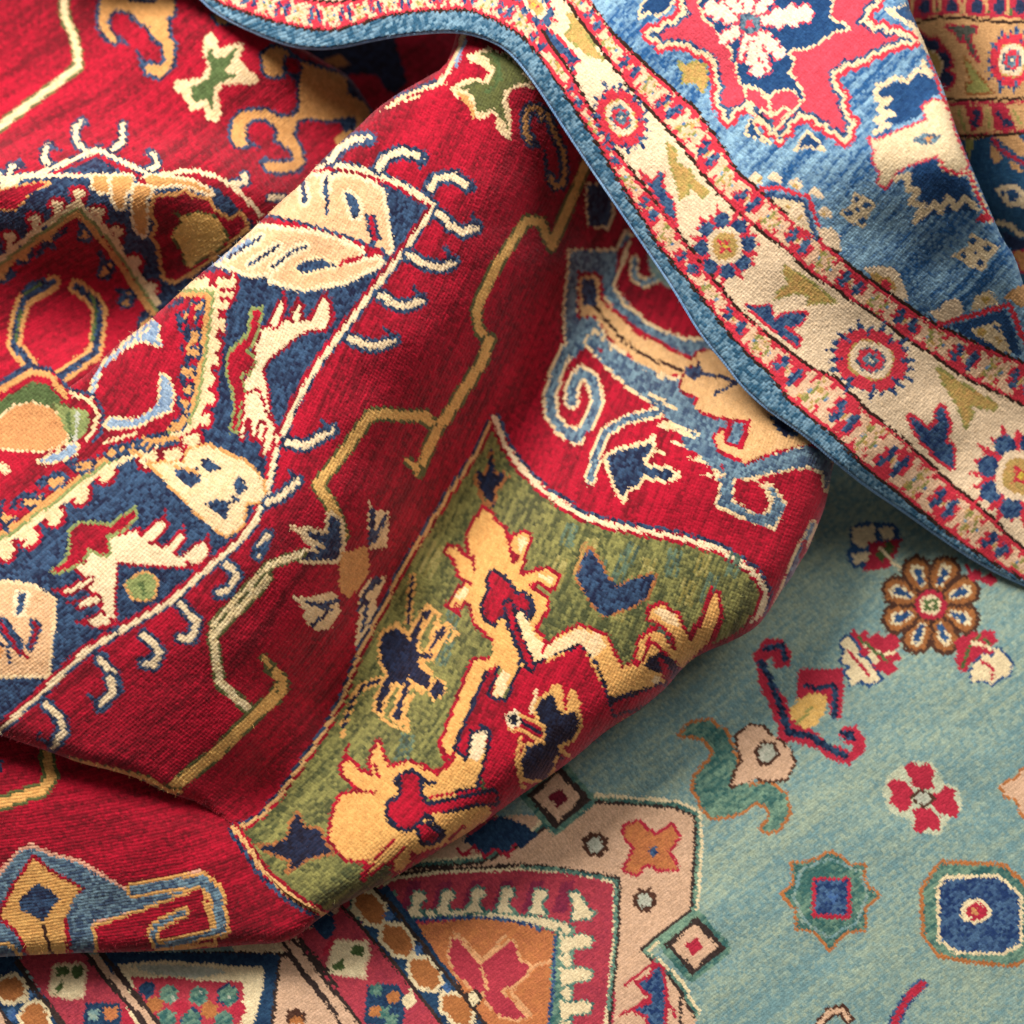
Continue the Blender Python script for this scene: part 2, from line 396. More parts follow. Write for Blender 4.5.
# (continues down; see panel section)
# slate scrollwork
T(540,200,4)
P('s','120,205 310,205 350,130 400,190 340,250 300,350 420,490 570,560 700,560 720,620 600,630 500,590 380,530 270,400 240,340 235,290 150,290 145,460 200,470 230,490 260,560 360,640 460,690 545,720 560,770 640,800 640,860 830,880 790,990 760,990 700,920 620,1024 560,1024 520,980 560,850 480,760 380,720 260,620 200,545 105,570 100,430 115,300',o='cl',ow=2)
S('s',9,'170,560 110,600 70,680 40,780 45,860 90,920 150,950 190,900 230,810 210,720 165,690 130,740 125,810',o='cl',ow=2.6)
P('s','140,480 200,480 250,550 190,580 130,640 110,600')
P('r','310,200 400,120 420,230 560,440 640,560 560,540 440,490 330,390 300,340')
S('cl',2.5,'360,170 295,345 340,420 440,495 570,555 640,555')
S('s',5,'380,240 375,300 410,335 460,320 470,290',o='cl',ow=1.6)
P('n','190,-60 280,-60 290,60 270,110 200,100 190,60',o='cl',ow=1.5)
P('r','150,290 240,300 260,400 400,520 560,610 640,630 680,700 540,700 360,630 280,560 220,470 150,475')
P('gq','155,300 235,305 240,395 390,540 520,600 610,640 630,600 720,610 900,800 1100,900 1060,1010 950,1020 880,1010 820,1000 850,880 700,850 630,830 650,780 575,740 555,700 480,690 380,640 290,560 220,465 160,465')
P('n','168,315 222,315 228,425 170,425');
S('k',1.6,'225,430 330,560 450,640 570,680')
P('n','575,680 600,660 635,645 655,690 620,725 590,700');S('n',3,'650,690 800,720 700,770');S('n',3.5,'720,770 790,735')
P('n','920,880 960,880 1000,950 940,930')
S('r',2.4,'150,290 240,300 250,400 400,525 520,590 610,632 625,605 700,600')
T(600,350,4)
P('s','-20,-75 50,20 130,80 260,120 330,115 320,165 390,190 380,240 500,285 520,265 600,285 570,390 520,390 490,330 460,360 570,450 700,420 820,385 900,380 930,450 930,520 905,560 890,490 850,465 780,470 640,500 580,520 530,510 530,600 620,650 680,650 700,600 660,540 690,550 740,620 700,710 620,690 470,620 490,530 430,490 420,430 340,370 250,240 130,160 20,60 -60,-30',o='cl',ow=1.8)
P('gq','330,110 400,40 560,0 860,330 900,380 820,370 700,405 580,450 480,400 460,350 490,320 500,380 560,400 600,285 440,260 375,235 395,185 318,160',o='r',ow=2)
T(540,200,4);P('s','240,560 300,612 380,668 470,712 540,738 590,800 640,850 720,885 620,900 560,850 480,770 380,715 270,620 225,570');T(600,350,4)
P('gq','340,100 420,0 560,20 860,340 840,375 700,400')
P('r','505,290 530,280 610,280 575,395 520,385 500,340'); P('s','530,290 580,290 555,385 512,372')
P('n','330,75 370,70 400,45 415,90 385,120 350,105');S('n',3.2,'400,90 470,105 560,130');S('n',4,'460,175 550,130')
P('n','690,270 740,260 800,350 740,345 700,310')
S('n',3,'700,280 680,260')
P('r','540,520 620,520 660,560 680,620 650,655 600,640 535,600',o='cl',ow=1.5)
P('r','-60,330 40,300 240,250 260,300 500,470 490,510 420,520 390,500 -60,520',)
S('s',6.5,'-40,520 -10,400 20,330 100,280 230,250',o='cl',ow=2)
P('r','20,380 60,330 260,265 300,270 250,300 330,330 290,370 390,400 350,430 420,450 400,490 300,520 200,560 60,560')
for a in ('200,180 250,200 330,260 220,180','250,290 400,330 380,350 240,300','290,370 400,410 430,440 400,430','350,430 430,455 500,500 400,500'):
    S('cl',2.6,a)
P('s','240,230 330,240 420,300 400,330 330,300 260,270');P('s','330,345 440,360 480,450 500,500 440,470 400,420 330,380')
P('n','25,430 80,400 180,380 210,360 200,410 170,440 190,470 270,480 310,500 260,520 170,500 150,540 100,560 95,600 60,540',o='cl',ow=2.8)
P('r','220,300 300,330 240,400 215,380',)
S('cl',2.6,'215,340 215,400 260,420')
# small strip on the right flank
S('s',4.5,'850,700 790,830 740,960 700,1060',o='cl',ow=2);S('r',2,'820,760 800,850')
S('r',1,'0,0 1,1')
# ---- yellow line lower half
L('roll'); T(120,600,4)
S('clg',8,'590,-90 570,-60 372,140 380,200 398,330 530,450',o='e',ow=1.6)
S('gl',11,'650,330 620,390 540,460 470,530 380,620 270,700 210,755',o='e',ow=1.8)
S('gl',9,'600,270 650,320 650,360',o='e',ow=1.6);S('gl',5,'575,230 600,270',o='e',ow=1.5)
S('gl',4.5,'-200,640 0,688 100,712 200,765 240,765',o='e',ow=1)
# ---- green corner panel
T(0,0,1)
PL='494,417 472,460 450,492 425,532 400,574 392,590 360,652 341,702 322,735 305,759 282,792 262,815 246,825 233,827'
PR='494,417 505,445 520,467 545,492 580,515 615,526 650,532 690,540 720,550 740,562 757,575 766,592 762,610 750,627 725,660'
PB_='233,827 245,842 260,867 285,892 305,905 325,915 345,930'
for q in ('roll','flap'):
    L(q);P('ol',PL+' '+PB_+' 500,960 800,700 '+' '.join(reversed(PR.split()[:-1])))
L('roll')
S('n',2.4,PL,off=2.6);S('r',2.6,PL,off=-2.6);S('cg',3.4,PL)
S('n',3.2,PR,off=-5);S('r',4,PR,off=4);S('c',5,PR)
for q in ('roll','flap'):
    L(q);S('n',4,PB_,off=5.5);S('r',3.5,PB_,off=-4);S('cg',4.5,PB_)
L('roll');P('r','690,668 700,650 745,628 770,612 790,600 770,640 720,670'); 
T(300,560,4)
for a in ('1330,-60 1290,20 1250,100','1500,-40 1480,60','1650,60 1620,180','1085,-140 1060,-60','620,180 560,420','430,700 400,800','1200,0 1160,130','1740,-20 1720,60'): 
    for k in (-6,-1,4): S('olb',2.2,a,off=k)
for a in ('1172,-80 1150,0','1050,0 1010,110','1560,80 1540,180','560,-60 500,60','1400,0 1380,90','1300,140 1270,240','1620,-20 1600,60'):
    for k in (-5,0,5): S('oly',2.2,a,off=k)
T(400,400,4)
P('nd','365,195 380,300 415,290 420,305 385,350 375,430 345,390 300,330 310,285 345,300',o='br',ow=1.2)
S('br',1.5,'350,430 320,380 300,300');S('br',1.5,'380,370 425,310 440,310')
P('n','760,590 800,650 830,710 870,745 930,720 1000,700 1024,705 990,790 920,830 820,865 780,830 720,740 705,710 730,640',o='br',ow=1.4)
S('gr',1.5,'740,570 700,690')
T(0,0,1)
P('r','496,664 482,680 466,705 448,752 462,765 480,770 490,800 470,800 400,808 400,822 470,830 480,860 560,830 700,720 705,650 650,690 612,702 600,670 579,643 560,655 540,664 528,664 505,612 512,650 520,668 505,700')
T(430,490,6.02)
P('gp','320,112 400,190 445,230 468,330 480,390 500,425 518,450 538,400 500,380 482,330 500,285 560,262 598,270 590,320 560,380 560,430 530,490 560,515 620,495 690,480 770,520 755,560 730,590 700,575 660,540 600,560 600,590 660,620 700,660 700,720 650,790 622,830 650,870 700,930 640,1040 530,1060 430,1020 410,960 380,890 300,830 270,790 250,690 215,665 180,690 150,720 110,700 150,640 185,590 230,560 185,520 150,420 100,370 120,340 160,350 200,390 250,420 235,330 230,270 270,190',o='r',ow=3)
S('r',2.4,'255,400 270,490');S('r',3,'480,350 500,430');S('r',3.6,'610,580 660,560 720,610');S('r',2.4,'190,540 240,560');S('r',2.6,'150,690 180,750')
P('cr','150,640 215,570 230,620 180,670');P('cr','530,290 590,280 580,330 540,380');P('cr','640,510 740,520 740,560 660,530')
P('r','380,500 440,530 500,600 520,630 560,630 610,690 620,740 590,760 560,720 500,700 480,720 430,750 390,810 350,790 320,720 330,660 370,600 350,550',o='nd',ow=3)
P('nd','560,610 620,640 640,740 600,790 580,740 600,690')
P('r','535,640 590,660 600,720 560,710')
S('r',5,'470,690 500,820 540,900 605,1060',o='nd',ow=3)
P('gp','395,870 408,790 430,765 450,830 480,900 520,1000 530,1070 420,1070')
P('cr','508,730 560,742 590,790 640,880 700,930 650,1050 610,990 565,890 535,800')
# long arm of the branch
T(560,560,4.876)
P('gp','-80,440 0,370 90,325 150,340 230,380 260,450 300,525 360,508 395,480 410,400 450,368 520,420 560,470 600,540 500,600 440,640 350,640 240,680 200,600 130,460 100,410 50,440 -60,500',o='r',ow=2.4)
S('nd',3.2,'-110,500 -50,470 0,450 60,430 100,402 180,510 215,600 240,680 330,655 450,622 520,600')
P('cr','-100,470 -40,400 90,332 200,370 225,420 160,480 100,400 0,440 -60,480')
P('gp','440,240 500,220 570,270 600,340 640,400 700,300 740,180 765,165 780,270 740,380 650,470 600,530 570,500 500,430 430,370 400,480 372,500 390,390 440,355 520,330 480,300 435,280',o='r',ow=3)
P('cr','445,250 500,232 560,270 590,330 560,330 500,290')
P('r','430,320 500,315 560,380 575,460 540,430 500,365');P('olb','450,330 490,325 540,380 550,420 510,360')
S('r',4.4,'735,140 705,270 640,345');S('r',3,'790,240 740,390 700,460')
P('nd','430,470 500,450 560,500 590,540 560,600 500,560 440,540 410,520');P('r','480,480 520,500 550,560 535,610 500,570')
P('cr','440,580 480,560 500,600 470,620')
P('r','250,700 400,650 500,610 520,640 440,700 270,750',o='nd',ow=2.6);P('gp','270,805 380,742 370,775 200,880')
# legs
T(430,620,6.02)
P('gp','260,250 300,240 380,240 390,270 340,310 300,380 240,520 180,660 150,780 140,820 90,790 70,740 120,620 180,450',o='r',ow=3)
P('gp','380,110 470,60 500,150 540,230 520,310 470,400 440,470 370,460 400,370 430,300 400,280 360,260 380,180')
S('nd',3.4,'500,110 545,220 540,280 500,380 455,480 365,472 350,440 380,370 410,290')
P('cr','430,310 480,330 440,465 375,450 400,370')
S('nd',4.4,'340,315 250,520 150,765');S('r',4,'378,330 290,500 210,680 180,800')
P('gp','260,650 340,650 350,700 300,830 280,1000 240,1080 0,1080 0,940 60,920 130,850 230,850 240,760')
S('nd',3.8,'170,820 215,840 240,740 250,665 300,640 355,655 362,710 330,860 300,1000');P('c','262,662 335,660 330,720 300,800 250,800')
S('r',3,'55,740 85,840 130,870 60,900 -10,925')
P('nd','680,470 740,440 770,540 800,570 880,550 900,620 860,720 780,750 740,880 690,960 620,960 560,950 550,850 580,760 690,740 700,680 660,600 640,540',o='gp',ow=2.4)
P('gp','728,400 770,375 800,420 805,540 780,555 745,460');P('gp','822,520 850,400 880,430 905,500 880,552 830,545');S('r',2.4,'815,400 815,530')
S('nd',3.4,'530,595 600,635 665,680');S('gp',3,'545,570 620,600 690,650');S('gp',3,'480,655 560,668 690,745');P('nd','470,578 520,558 532,620 490,640',o='c',ow=2)
S('cr',3.4,'640,430 605,560');S('gp',3.4,'548,700 520,850 545,970 570,1020');S('gp',3,'780,760 840,820');S('nd',3,'760,800 800,840')
# dark insect-like figure
T(330,580,6.02)
P('nd','320,320 400,280 450,330 480,370 500,290 570,170 612,190 600,230 540,330 520,380 530,440 590,440 640,310 680,280 702,310 680,340 640,370 600,475 530,470 540,520 600,570 600,640 570,650 490,600 470,570 480,640 430,770 430,860 375,820 430,690 450,630 400,620 370,620 350,690 310,760 315,805 275,790 280,700 340,600 350,560 310,500 300,400',o='gp',ow=2.2)
P('nd','620,625 650,600 685,620 682,680 630,715 600,670',o='gp',ow=1.8)
for a in ('565,240 535,380','635,260 590,430','590,155 660,210 640,290','700,262 765,325 715,370 670,360 620,490','540,490 620,565','480,600 550,690','385,640 325,760','425,640 385,780','500,690 430,830','285,805 360,865 470,905 460,840','300,330 400,262 460,310'):
    S('gp',2.6,a)
S('nd',2.8,'500,-20 482,100 472,250',o='gp',ow=1.8);S('nd',3.6,'300,605 200,640 160,680',o='gp',ow=1.8);S('nd',2.6,'150,690 80,880',o='gp',ow=1.6);S('gp',4,'85,900 75,940')
# lower creature
T(300,720,5.12)
P('gp','240,200 310,265 380,290 360,220 375,160 400,115 425,190 455,245 560,215 640,250 700,270 780,230 800,170 850,200 870,120 900,50 960,60 930,250 905,350 760,370 640,390 620,480 680,470 980,420 970,490 850,600 700,650 620,680 560,740 480,790 490,730 430,730 330,810 350,720 240,710 150,610 170,480 210,390 280,370 340,372 290,340 220,270 215,230',o='r',ow=2.8)
P('gp','700,290 800,210 890,190 900,340 760,360');P('c','890,60 960,55 935,190 900,210 868,190')
S('nd',3.8,'800,150 850,205 880,70 960,40 970,100 930,260 905,350 800,362')
S('r',3,'215,275 290,365 380,370');S('r',3,'245,130 225,190');S('r',3,'380,230 400,290');S('r',3.2,'770,225 700,275 640,250')
P('r','520,290 570,270 610,300 610,380 650,440 900,388 1000,370 1000,420 880,430 720,470 620,490 600,530 540,560 500,540 450,490 460,430 520,390',o='nd',ow=3.2)
P('nd','478,290 512,275 515,345 480,335');S('nd',3.6,'595,265 650,325 685,325')
P('r','600,540 640,540 705,590 680,622 635,622',o='nd',ow=3);S('nd',4.4,'640,480 740,570 715,625');P('gp','668,480 760,478 745,550 705,530')
S('r',2.8,'490,610 430,655 330,800');S('r',2.8,'530,650 470,725 480,785');P('r','560,670 620,690 690,680 560,755');S('r',2.4,'840,545 760,610')
P('ol','335,815 440,740 470,790 340,860')
T(200,680,4)
P('nd','390,535 420,590 480,600 500,660 530,690 440,710 400,740 350,770 370,720 250,680 240,660 300,660 350,630 360,580',o='br',ow=2)
# ---- flap at lower left
L('flap'); T(0,682,2.994)
S('gp',9,'-200,390 0,365 130,320 155,280 140,215',o='e',ow=3)
P('n','-20,240 10,230 5,270 -20,280')
P('s','-200,640 -60,590 0,580 60,510 95,495 150,520 230,540 330,600 400,640 500,600 600,575 610,610 590,625 420,680 270,720 290,860 200,860 -60,860 0,700',o='cp',ow=3)
P('r','285,735 420,690 600,620 640,780 500,800 430,870 300,870',o='gp',ow=2.6)
T(150,864,6.4)
for o_ in ('gp',None):
    S('s',5,'440,425 250,485 50,530 15,450 40,395 220,305',o=o_,ow=2.6)
    S('s',10,'-100,170 0,150 335,105 420,180 455,420',o=o_,ow=3)
T(0,682,2.994)
P('gp','100,530 150,570 240,620 220,650 190,720 210,860 110,860 50,740 0,700 40,620',o='r',ow=3)
P('n','110,605 150,620 180,650 160,670 130,720 60,680 60,650')
S('k',1.5,'130,730 170,860')
P('s','-100,800 20,790 100,860 -100,860',o='gp',ow=3)
P('s','225,640 260,620 330,660 240,700 220,850 200,700')
# ---- blue carpet (folded over, upper right)
K0='-90,-190 0,-120 60,-55 150,-40 190,-12 205,2 213,10 237,24 267,37 290,45 312,48.5 340,47 375,39 405,34 440,31 455,31 470,33 487,38 505,47 521,63 540,89 558,117 577,146 600,180 622,212 646,247 672,285 686,308 697,327 712,347 725,362 742,385 763,405 784,420 800,431 815,443 839,464 868,487 900,508 942,538 983,565 1023,584 1100,617'
K1='-40,-190 50,-110 100,-60 180,-25 220,4 237,10 275,22 305,29 332,31 360,24 390,15 425,11 455,10 472,11 497,21 522,36 540,57 557,82 580,117 602,152 622,187 645,222 657,245 685,277 715,315 735,341 769,374 792,404 829,431 869,471 916,508 959,541 993,563 1023,579 1100,612'
K2='60,-190 130,-110 180,-60 240,-22 295,-3 330,2 355,-1 400,-12 450,-22 490,-12 517,0 535,20 552,45 575,80 600,125 620,155 647,190 672,222 697,258 737,307 777,341 812,367 836,378 869,411 909,444 949,481 989,515 1022,548 1100,605'
K3='300,-190 370,-130 420,-80 500,-60 545,-30 565,0 582,22 610,62 637,97 665,127 685,150 712,187 745,220 785,249 812,275 832,287 870,313 906,338 966,378 1023,405 1100,440'
K4='380,-190 440,-130 480,-90 540,-60 570,-28 590,0 615,35 655,72 695,108 722,145 739,174 769,197 797,222 816,234 856,270 899,300 936,324 973,341 1023,362 1100,395'
L('blue'); T(0,0,1)
PB('bd',K0+' 1210,660 1210,-190'); PB('pd',K1+' 1210,655 1210,-190'); PB('pc',K2+' 1210,650 1210,-190'); PB('pd',K3+' 1210,480 1210,-190'); PB('bf',K4+' 1210,430 1210,-190')
BM=('cccgccccccccccrrccccccgc','cgcrcccccccrrrrrrcccrrcg','gcrrccccnnrrrrnnrrccrcec','ceccccrrnnncrrnnnrcccceg','ccescccrrnngcsnnrrcccsec','gcecccrnnnrrcnnnrrcccecc','crccccrrnnrrrrnnccccgeec','ccrrccccrrrrrrrcccccrrcc','ccccccccrrrcccccccccrccc')
BAND(K1,K2,'140,-45 200,-18 250,2 282,10 315,16 345,12 375,4 405,0 435,-5 470,-3 505,8 540,38 575,95 610,155 647,210 686,262 735,320 788,370 844,418 892,464 941,507 992,550 1050,590 1110,640',BM)
BAND(K3,K4,'450,-90 515,-60 555,-22 590,22 630,67 667,107 707,155 747,200 795,245 851,284 906,321 966,354 1023,378 1090,410',BM)
for k in (K1,K2,K3,K4): S('rc',2.2,k,off=-2.6 if k in (K1,K3) else 3); S('k',2.6,k)
def flower(cx,cy,rx,ry,rot,A):
    c_,s_=math.cos(rot),math.sin(rot)
    def q(r,a): 
        x,y=r*math.cos(a)*rx,r*math.sin(a)*ry
        return f'{cx+x*c_-y*s_:.1f},{cy+x*s_+y*c_:.1f}'
    o_,i_=('rc','nb') if A else ('nb','rc')
    P(o_,' '.join(q((1.0 if k%2 else .76)+(.12 if k%4==1 else 0)+.05*math.sin(k*5),k*math.pi/22) for k in range(44)))
    if A:
        for k in range(8):
            a=k*math.pi/4+.1; P(i_,' '.join(q(1,0) if 0 else f'{float(q(.68,a).split(",")[0])+.23*(rx+ry)/2*math.cos(b):.1f},{float(q(.68,a).split(",")[1])+.23*(rx+ry)/2*math.sin(b):.1f}' for b in (0,.8,1.6,2.4,3.1,3.9,4.7,5.5)))
        P('r2',' '.join(q(.5,k*math.pi/8) for k in range(16)))
    else:
        for k in range(8):
            P(i_,' '.join(q(r,k*math.pi/4+d) for r,d in ((.5,-.42),(.84,-.3),(.86,.3),(.5,.42))))
        P(i_,' '.join(q(.62,k*math.pi/8) for k in range(16)))
    SQ=lambda r:' '.join(q(r/(abs(math.cos(b))**3+abs(math.sin(b))**3)**.333,b) for b in [k*math.pi/8 for k in range(16)])
    P('pc',SQ(.5 if A else .47),o=None if A else 'gd',ow=1.2)
    if A:
        P('gd',SQ(.36));P('rc',' '.join(q(.27 if k%2 else .1,k*math.pi/4) for k in range(8)));P('ye',' '.join(q(.09,k) for k in range(6)))
    else:
        P('rc',' '.join(q(.33 if k%2 else .27,k*math.pi/8) for k in range(16)),o='s',ow=1);P('s',' '.join(q(.2,k) for k in range(6)));P('pc',' '.join(q(.07,k) for k in range(6)))
flower(621,118,27,37,-.45,False);flower(725,246,34,37,-.2,True);flower(871,360,45,37,.35,False);flower(1021,476,50,50,.2,True);flower(535,5,30,16,.9,True)
T(620,0,4)
P('gd','190,570 230,620 215,650 280,680 300,720 355,770 330,790 290,750 270,730 275,770 240,800 230,740 200,650',o='ol2',ow=1.2)
P('nb','80,690 110,715 130,735 160,690 172,695 168,740 190,785 212,805 222,890 228,905 190,855 150,795 112,735',o='rc',ow=2.2)
T(440,0,4)
P('gd','510,50 540,70 560,100 600,160 630,210 650,240 580,210 500,140 530,110',o='ol2',ow=1.2)
P('nb','422,115 470,150 520,205 560,240 530,250 540,295 500,230 450,170',o='rc',ow=2)
T(600,180,4)
P('gd','740,340 830,400 870,430 940,490 870,490 830,500 840,460 780,450 700,475 720,440 760,420 735,370',o='ol2',ow=1.5)
P('nb','585,500 620,512 680,500 695,560 740,535 825,530 815,565 770,590 735,580 800,640 790,665 720,620 650,560',o='rc',ow=2.4)
T(682,341,2.994)
P('gd','765,80 830,125 945,190 930,205 860,190 870,220 850,260 830,200 780,120',o='ol2',ow=1.8)
P('nb','680,225 740,265 765,240 760,215 780,195 800,250 790,300 812,320 812,380 765,350 710,290',o='rc',ow=3.4)
# field of the blue carpet
T(620,0,4)
MP='200,-60 262,50 100,130 160,195 235,185 305,215 370,250 375,300 395,350 380,400 425,495 505,415 640,572 722,455 905,572 945,490 905,440 905,380 865,330 860,290 960,250 1040,220 1110,190 1190,165 1130,130 970,85 1040,0 1060,-60'
MP=ZZ(MP,9,26)
P('m',MP);S('rc',9,MP);S('c',5.5,MP,off=-2.6);S('nb',2.6,MP,off=-5.6)
T(620,0,4)
P('nf',ZZ('310,-60 335,70 380,110 400,160 440,190 480,310 490,340 550,350 590,380 620,360 690,362 730,395 700,330 665,290 690,240 665,210 700,190 760,185 810,150 880,120 915,112 840,75 850,10 840,-60',7,24),o='c',ow=2.4)
P('m','500,355 550,360 585,400 595,450 560,430 510,400',o='c',ow=2);P('m','600,390 640,365 690,365 720,405 690,440 650,430 610,460',o='c',ow=2)
S('c',3,'500,420 560,490 620,520 680,450');S('c',3,'585,380 605,460 640,440 660,430');S('n',2,'540,440 600,490')
for x,y,w in ((338,22,46),(560,308,46),(495,-80,46),(775,48,50),(395,170,32),(655,230,36),(625,-50,30),(410,-40,30),(600,290,16),(480,250,14)):
    dx,dy=x-515,y-92;l=math.hypot(dx,dy);ux,uy=dx/l,dy/l;nx_,ny_=-uy,ux
    q=[(0,.25),(.35,.45),(.45,.9),(.55,.5),(.7,1.),(.76,.45),(.9,.8),(1,0)]
    P('cm',' '.join(f'{515+ux*l*t+nx_*w*k:.0f},{92+uy*l*t+ny_*w*k:.0f}' for t,k in q)+' '+' '.join(f'{515+ux*l*t-nx_*w*k:.0f},{92+uy*l*t-ny_*w*k:.0f}' for t,k in q[::-1]),o='m',ow=1.3)
P('s','475,60 520,52 560,70 560,120 520,138 480,120',o='m',ow=1.4);P('m','500,85 530,80 535,108 505,110')
P('gd','230,250 270,262 300,245 340,260 350,320 330,370 300,330 250,330 255,290',o='ol2',ow=1.2)
P('nf','505,535 525,478 545,525 600,572 550,550',o='c',ow=2.2);P('nf','705,598 750,530 810,595 780,590 750,580',o='c',ow=2.6)
P('nf','80,70 90,20 150,-30 230,-20 180,40 150,60 110,40',o='c',ow=2.6)
P('c','600,780 650,790 740,810 760,880 790,950 700,890');S('nb',4.5,'590,780 650,785 735,805 785,955',o=None)
S('rc',4,'560,755 640,752 755,790 815,970')
P('pc','660,830 700,815 735,840 750,900 720,890')
for x,y in ((540,715),(620,710),(700,735),(780,770),(820,850),(850,940)):
    P('pc',f'{x-28},{y} {x},{y-26} {x+26},{y-4} {x+30},{y+24} {x},{y+20}')
for x,y in ((700,745),(815,855),(670,830),(720,870),(560,720)):
    P('gd',f'{x-10},{y-8} {x+8},{y-10} {x+10},{y+8} {x-8},{y+8}')
def lat(cx,cy,rx,ry):
    P('c',f'{cx-rx},{cy+ry*.2} {cx-rx*.3},{cy-ry*.4} {cx-rx*.2},{cy-ry} {cx+rx*.3},{cy-ry*.75} {cx+rx},{cy-ry*.3} {cx+rx*.6},{cy+ry*.3} {cx+rx*.35},{cy+ry} {cx-rx*.3},{cy+ry*.7}')
    for dx,dy in ((-.08,-.6),(.5,-.22),(.22,.55),(-.5,.18)):
        P('bn',f'{cx+rx*dx-18},{cy+ry*dy} {cx+rx*dx},{cy+ry*dy-17} {cx+rx*dx+18},{cy+ry*dy} {cx+rx*dx},{cy+ry*dy+16}')
    P('bn',f'{cx-12},{cy} {cx},{cy-12} {cx+12},{cy} {cx},{cy+12}')
lat(950,840,75,75)
T(768,0,4); lat(830,1010,95,75)
P('nf','440,350 520,325 630,265 690,370 640,400 600,470 500,500 460,440 440,380')
S('c',5.5,'440,340 430,400 490,395 440,440 500,455 430,480 480,500 430,530');S('c',5,'450,345 510,310 560,325 600,280 650,300 620,250')
P('nf','590,640 680,640 700,680 800,720 830,840 720,850 600,880 610,790 560,720')
S('c',6,'500,720 560,700 560,760 600,760 570,810 620,820 590,885 670,810 690,850 720,790 750,830 790,790 840,840')
P('c','405,555 440,560 560,510 640,480 620,425 660,400 720,410 740,520 800,660 760,690 690,650 680,620 560,660 510,690 470,748 440,735 450,690 420,640 430,600',o='m',ow=2.4)
P('s','580,560 620,530 690,540 670,575 610,580');P('o','620,550 660,548 650,570')
S('rc',3,'690,640 700,670 750,695 805,690 835,770 890,880',o='c',ow=1.5);P('rc','835,885 850,850 880,860 905,890')
S('rc',2.4,'640,230 690,360 720,440');S('c',6,'480,40 580,100 640,200')
P('bn','500,40 560,20 600,60 600,110',o='c',ow=2)
T(824,200,5.12)
S('rc',5,'590,635 780,585 950,535 1010,690 1060,760');P('nf','640,645 930,560 1020,800 850,760',);P('c','740,665 890,620 960,790 860,745')
P('gd','800,650 840,670 820,700 780,690');P('bn','860,640 890,650 900,680');P('gd','880,700 910,720 890,740')
P('pc','530,570 590,560 620,520 680,500 720,560 700,590 600,625');P('c','750,570 770,500 840,460 880,500 900,530');P('gd','800,500 840,490 850,520 820,530')
P('gb','920,510 960,460 1060,420 1060,560 1000,540 970,515')
P('pc','190,345 290,340 340,345 380,370 410,430 435,520 330,470 260,410');P('gd','220,370 260,370 330,400 380,450 360,470 320,440 280,420');P('rc','280,410 330,410 350,460 320,460')
P('pc','-40,140 50,145 75,190 90,270 0,220');
# ---- the same carpet's far layer (right edge)
L('tan'); T(880,0,7.111)
P('rt','-200,-200 1400,-200 1400,120 -200,120')
for x in (330,520,700,860,1010,1200):
    P('nt',f'{x-60},60 {x-20},-20 {x+20},10 {x+30},80 {x-20},110');S('gb',2.2,f'{x-110},120 {x-90},-60');S('gb',2.5,f'{x+60},100 {x+40},-60');P('E',f'{x+50},110 {x+70},40 {x+85},110')
S('rt',2,'200,140 400,100 600,100 1200,135');S('gb',2,'200,160 420,118 600,112 840,140 1200,145')
P('gb','-200,170 250,170 400,130 560,130 900,160 1200,160 1200,690 900,710 480,715 -200,700')
S('k',2.8,'-100,250 260,165 400,125 560,125 900,160 1200,160')
P('nt','280,230 330,280 400,280 430,330 400,370 460,360 500,420 500,470 470,500 520,540 520,580 480,620 430,580 410,540 380,400 300,330',o='rt',ow=3.5)
P('gd','340,360 400,380 445,450 420,530 380,500',o='c',ow=1)
P('dg','470,190 680,190 680,230 630,250 660,330 700,440 640,360 590,240 580,300 530,230',o='rt',ow=2)
P('ol2','595,400 640,460 720,560 800,660 620,660 610,590 660,600 620,500',o='br',ow=1)
T(0,0,1)
flower(1012,60,26,33,.15,False); flower(1075,40,20,20,0,True)
T(880,0,7.111)
P('gb','-200,725 480,725 900,720 1200,700 1200,940 800,970 560,975 480,800')
P('rt','600,750 740,750 720,900 640,940');P('rt','780,740 900,750 970,920 820,930')
P('nt','660,780 710,780 720,830 690,850 700,900 640,900 640,860 670,840');P('nt','810,790 860,790 870,850 930,850 950,890 880,900 860,850');
for h in ('540,770 580,930','600,780 640,950','760,760 800,930','750,760 740,940','960,760 1020,860','920,760 1000,920'): S('gb',1.8,h)
for h in ('560,790 610,940','770,790 770,900','950,780 1000,880'): S('ol2',2.4,h)
S('rt',2.2,'470,735 900,735 1200,715');S('rt',2.2,'560,960 800,955 1200,915')
S('k',2.6,'380,715 480,712 900,708 1200,680');S('k',2.6,'480,975 570,975 800,965 1200,925')
P('bt','300,990 570,990 800,980 1300,940 1300,3000 300,3000')
T(768,0,4)
S('rt',3.5,'900,555 930,600 1024,655 1100,690',o='nb',ow=1.2);P('gb','885,570 920,600 940,640 900,655')
P('gb','960,640 1000,660 1020,690 980,680');P('ol2','790,560 830,560 800,650');P('gb','900,545 1000,545 1100,640 1000,620')
P('c','905,755 960,735 1000,740 1050,780 1030,830 960,825');P('bn','945,760 990,755 1010,790 970,810',o='c',ow=1);P('bn','930,760 950,770 940,790')
P('nt','930,920 1000,950 1060,980 1060,1024 990,1010 950,980');S('c',5,'920,890 970,900 1000,935 1060,950')
P('o','980,1010 1060,1000 1060,1100 1010,1080',o='rt',ow=2)
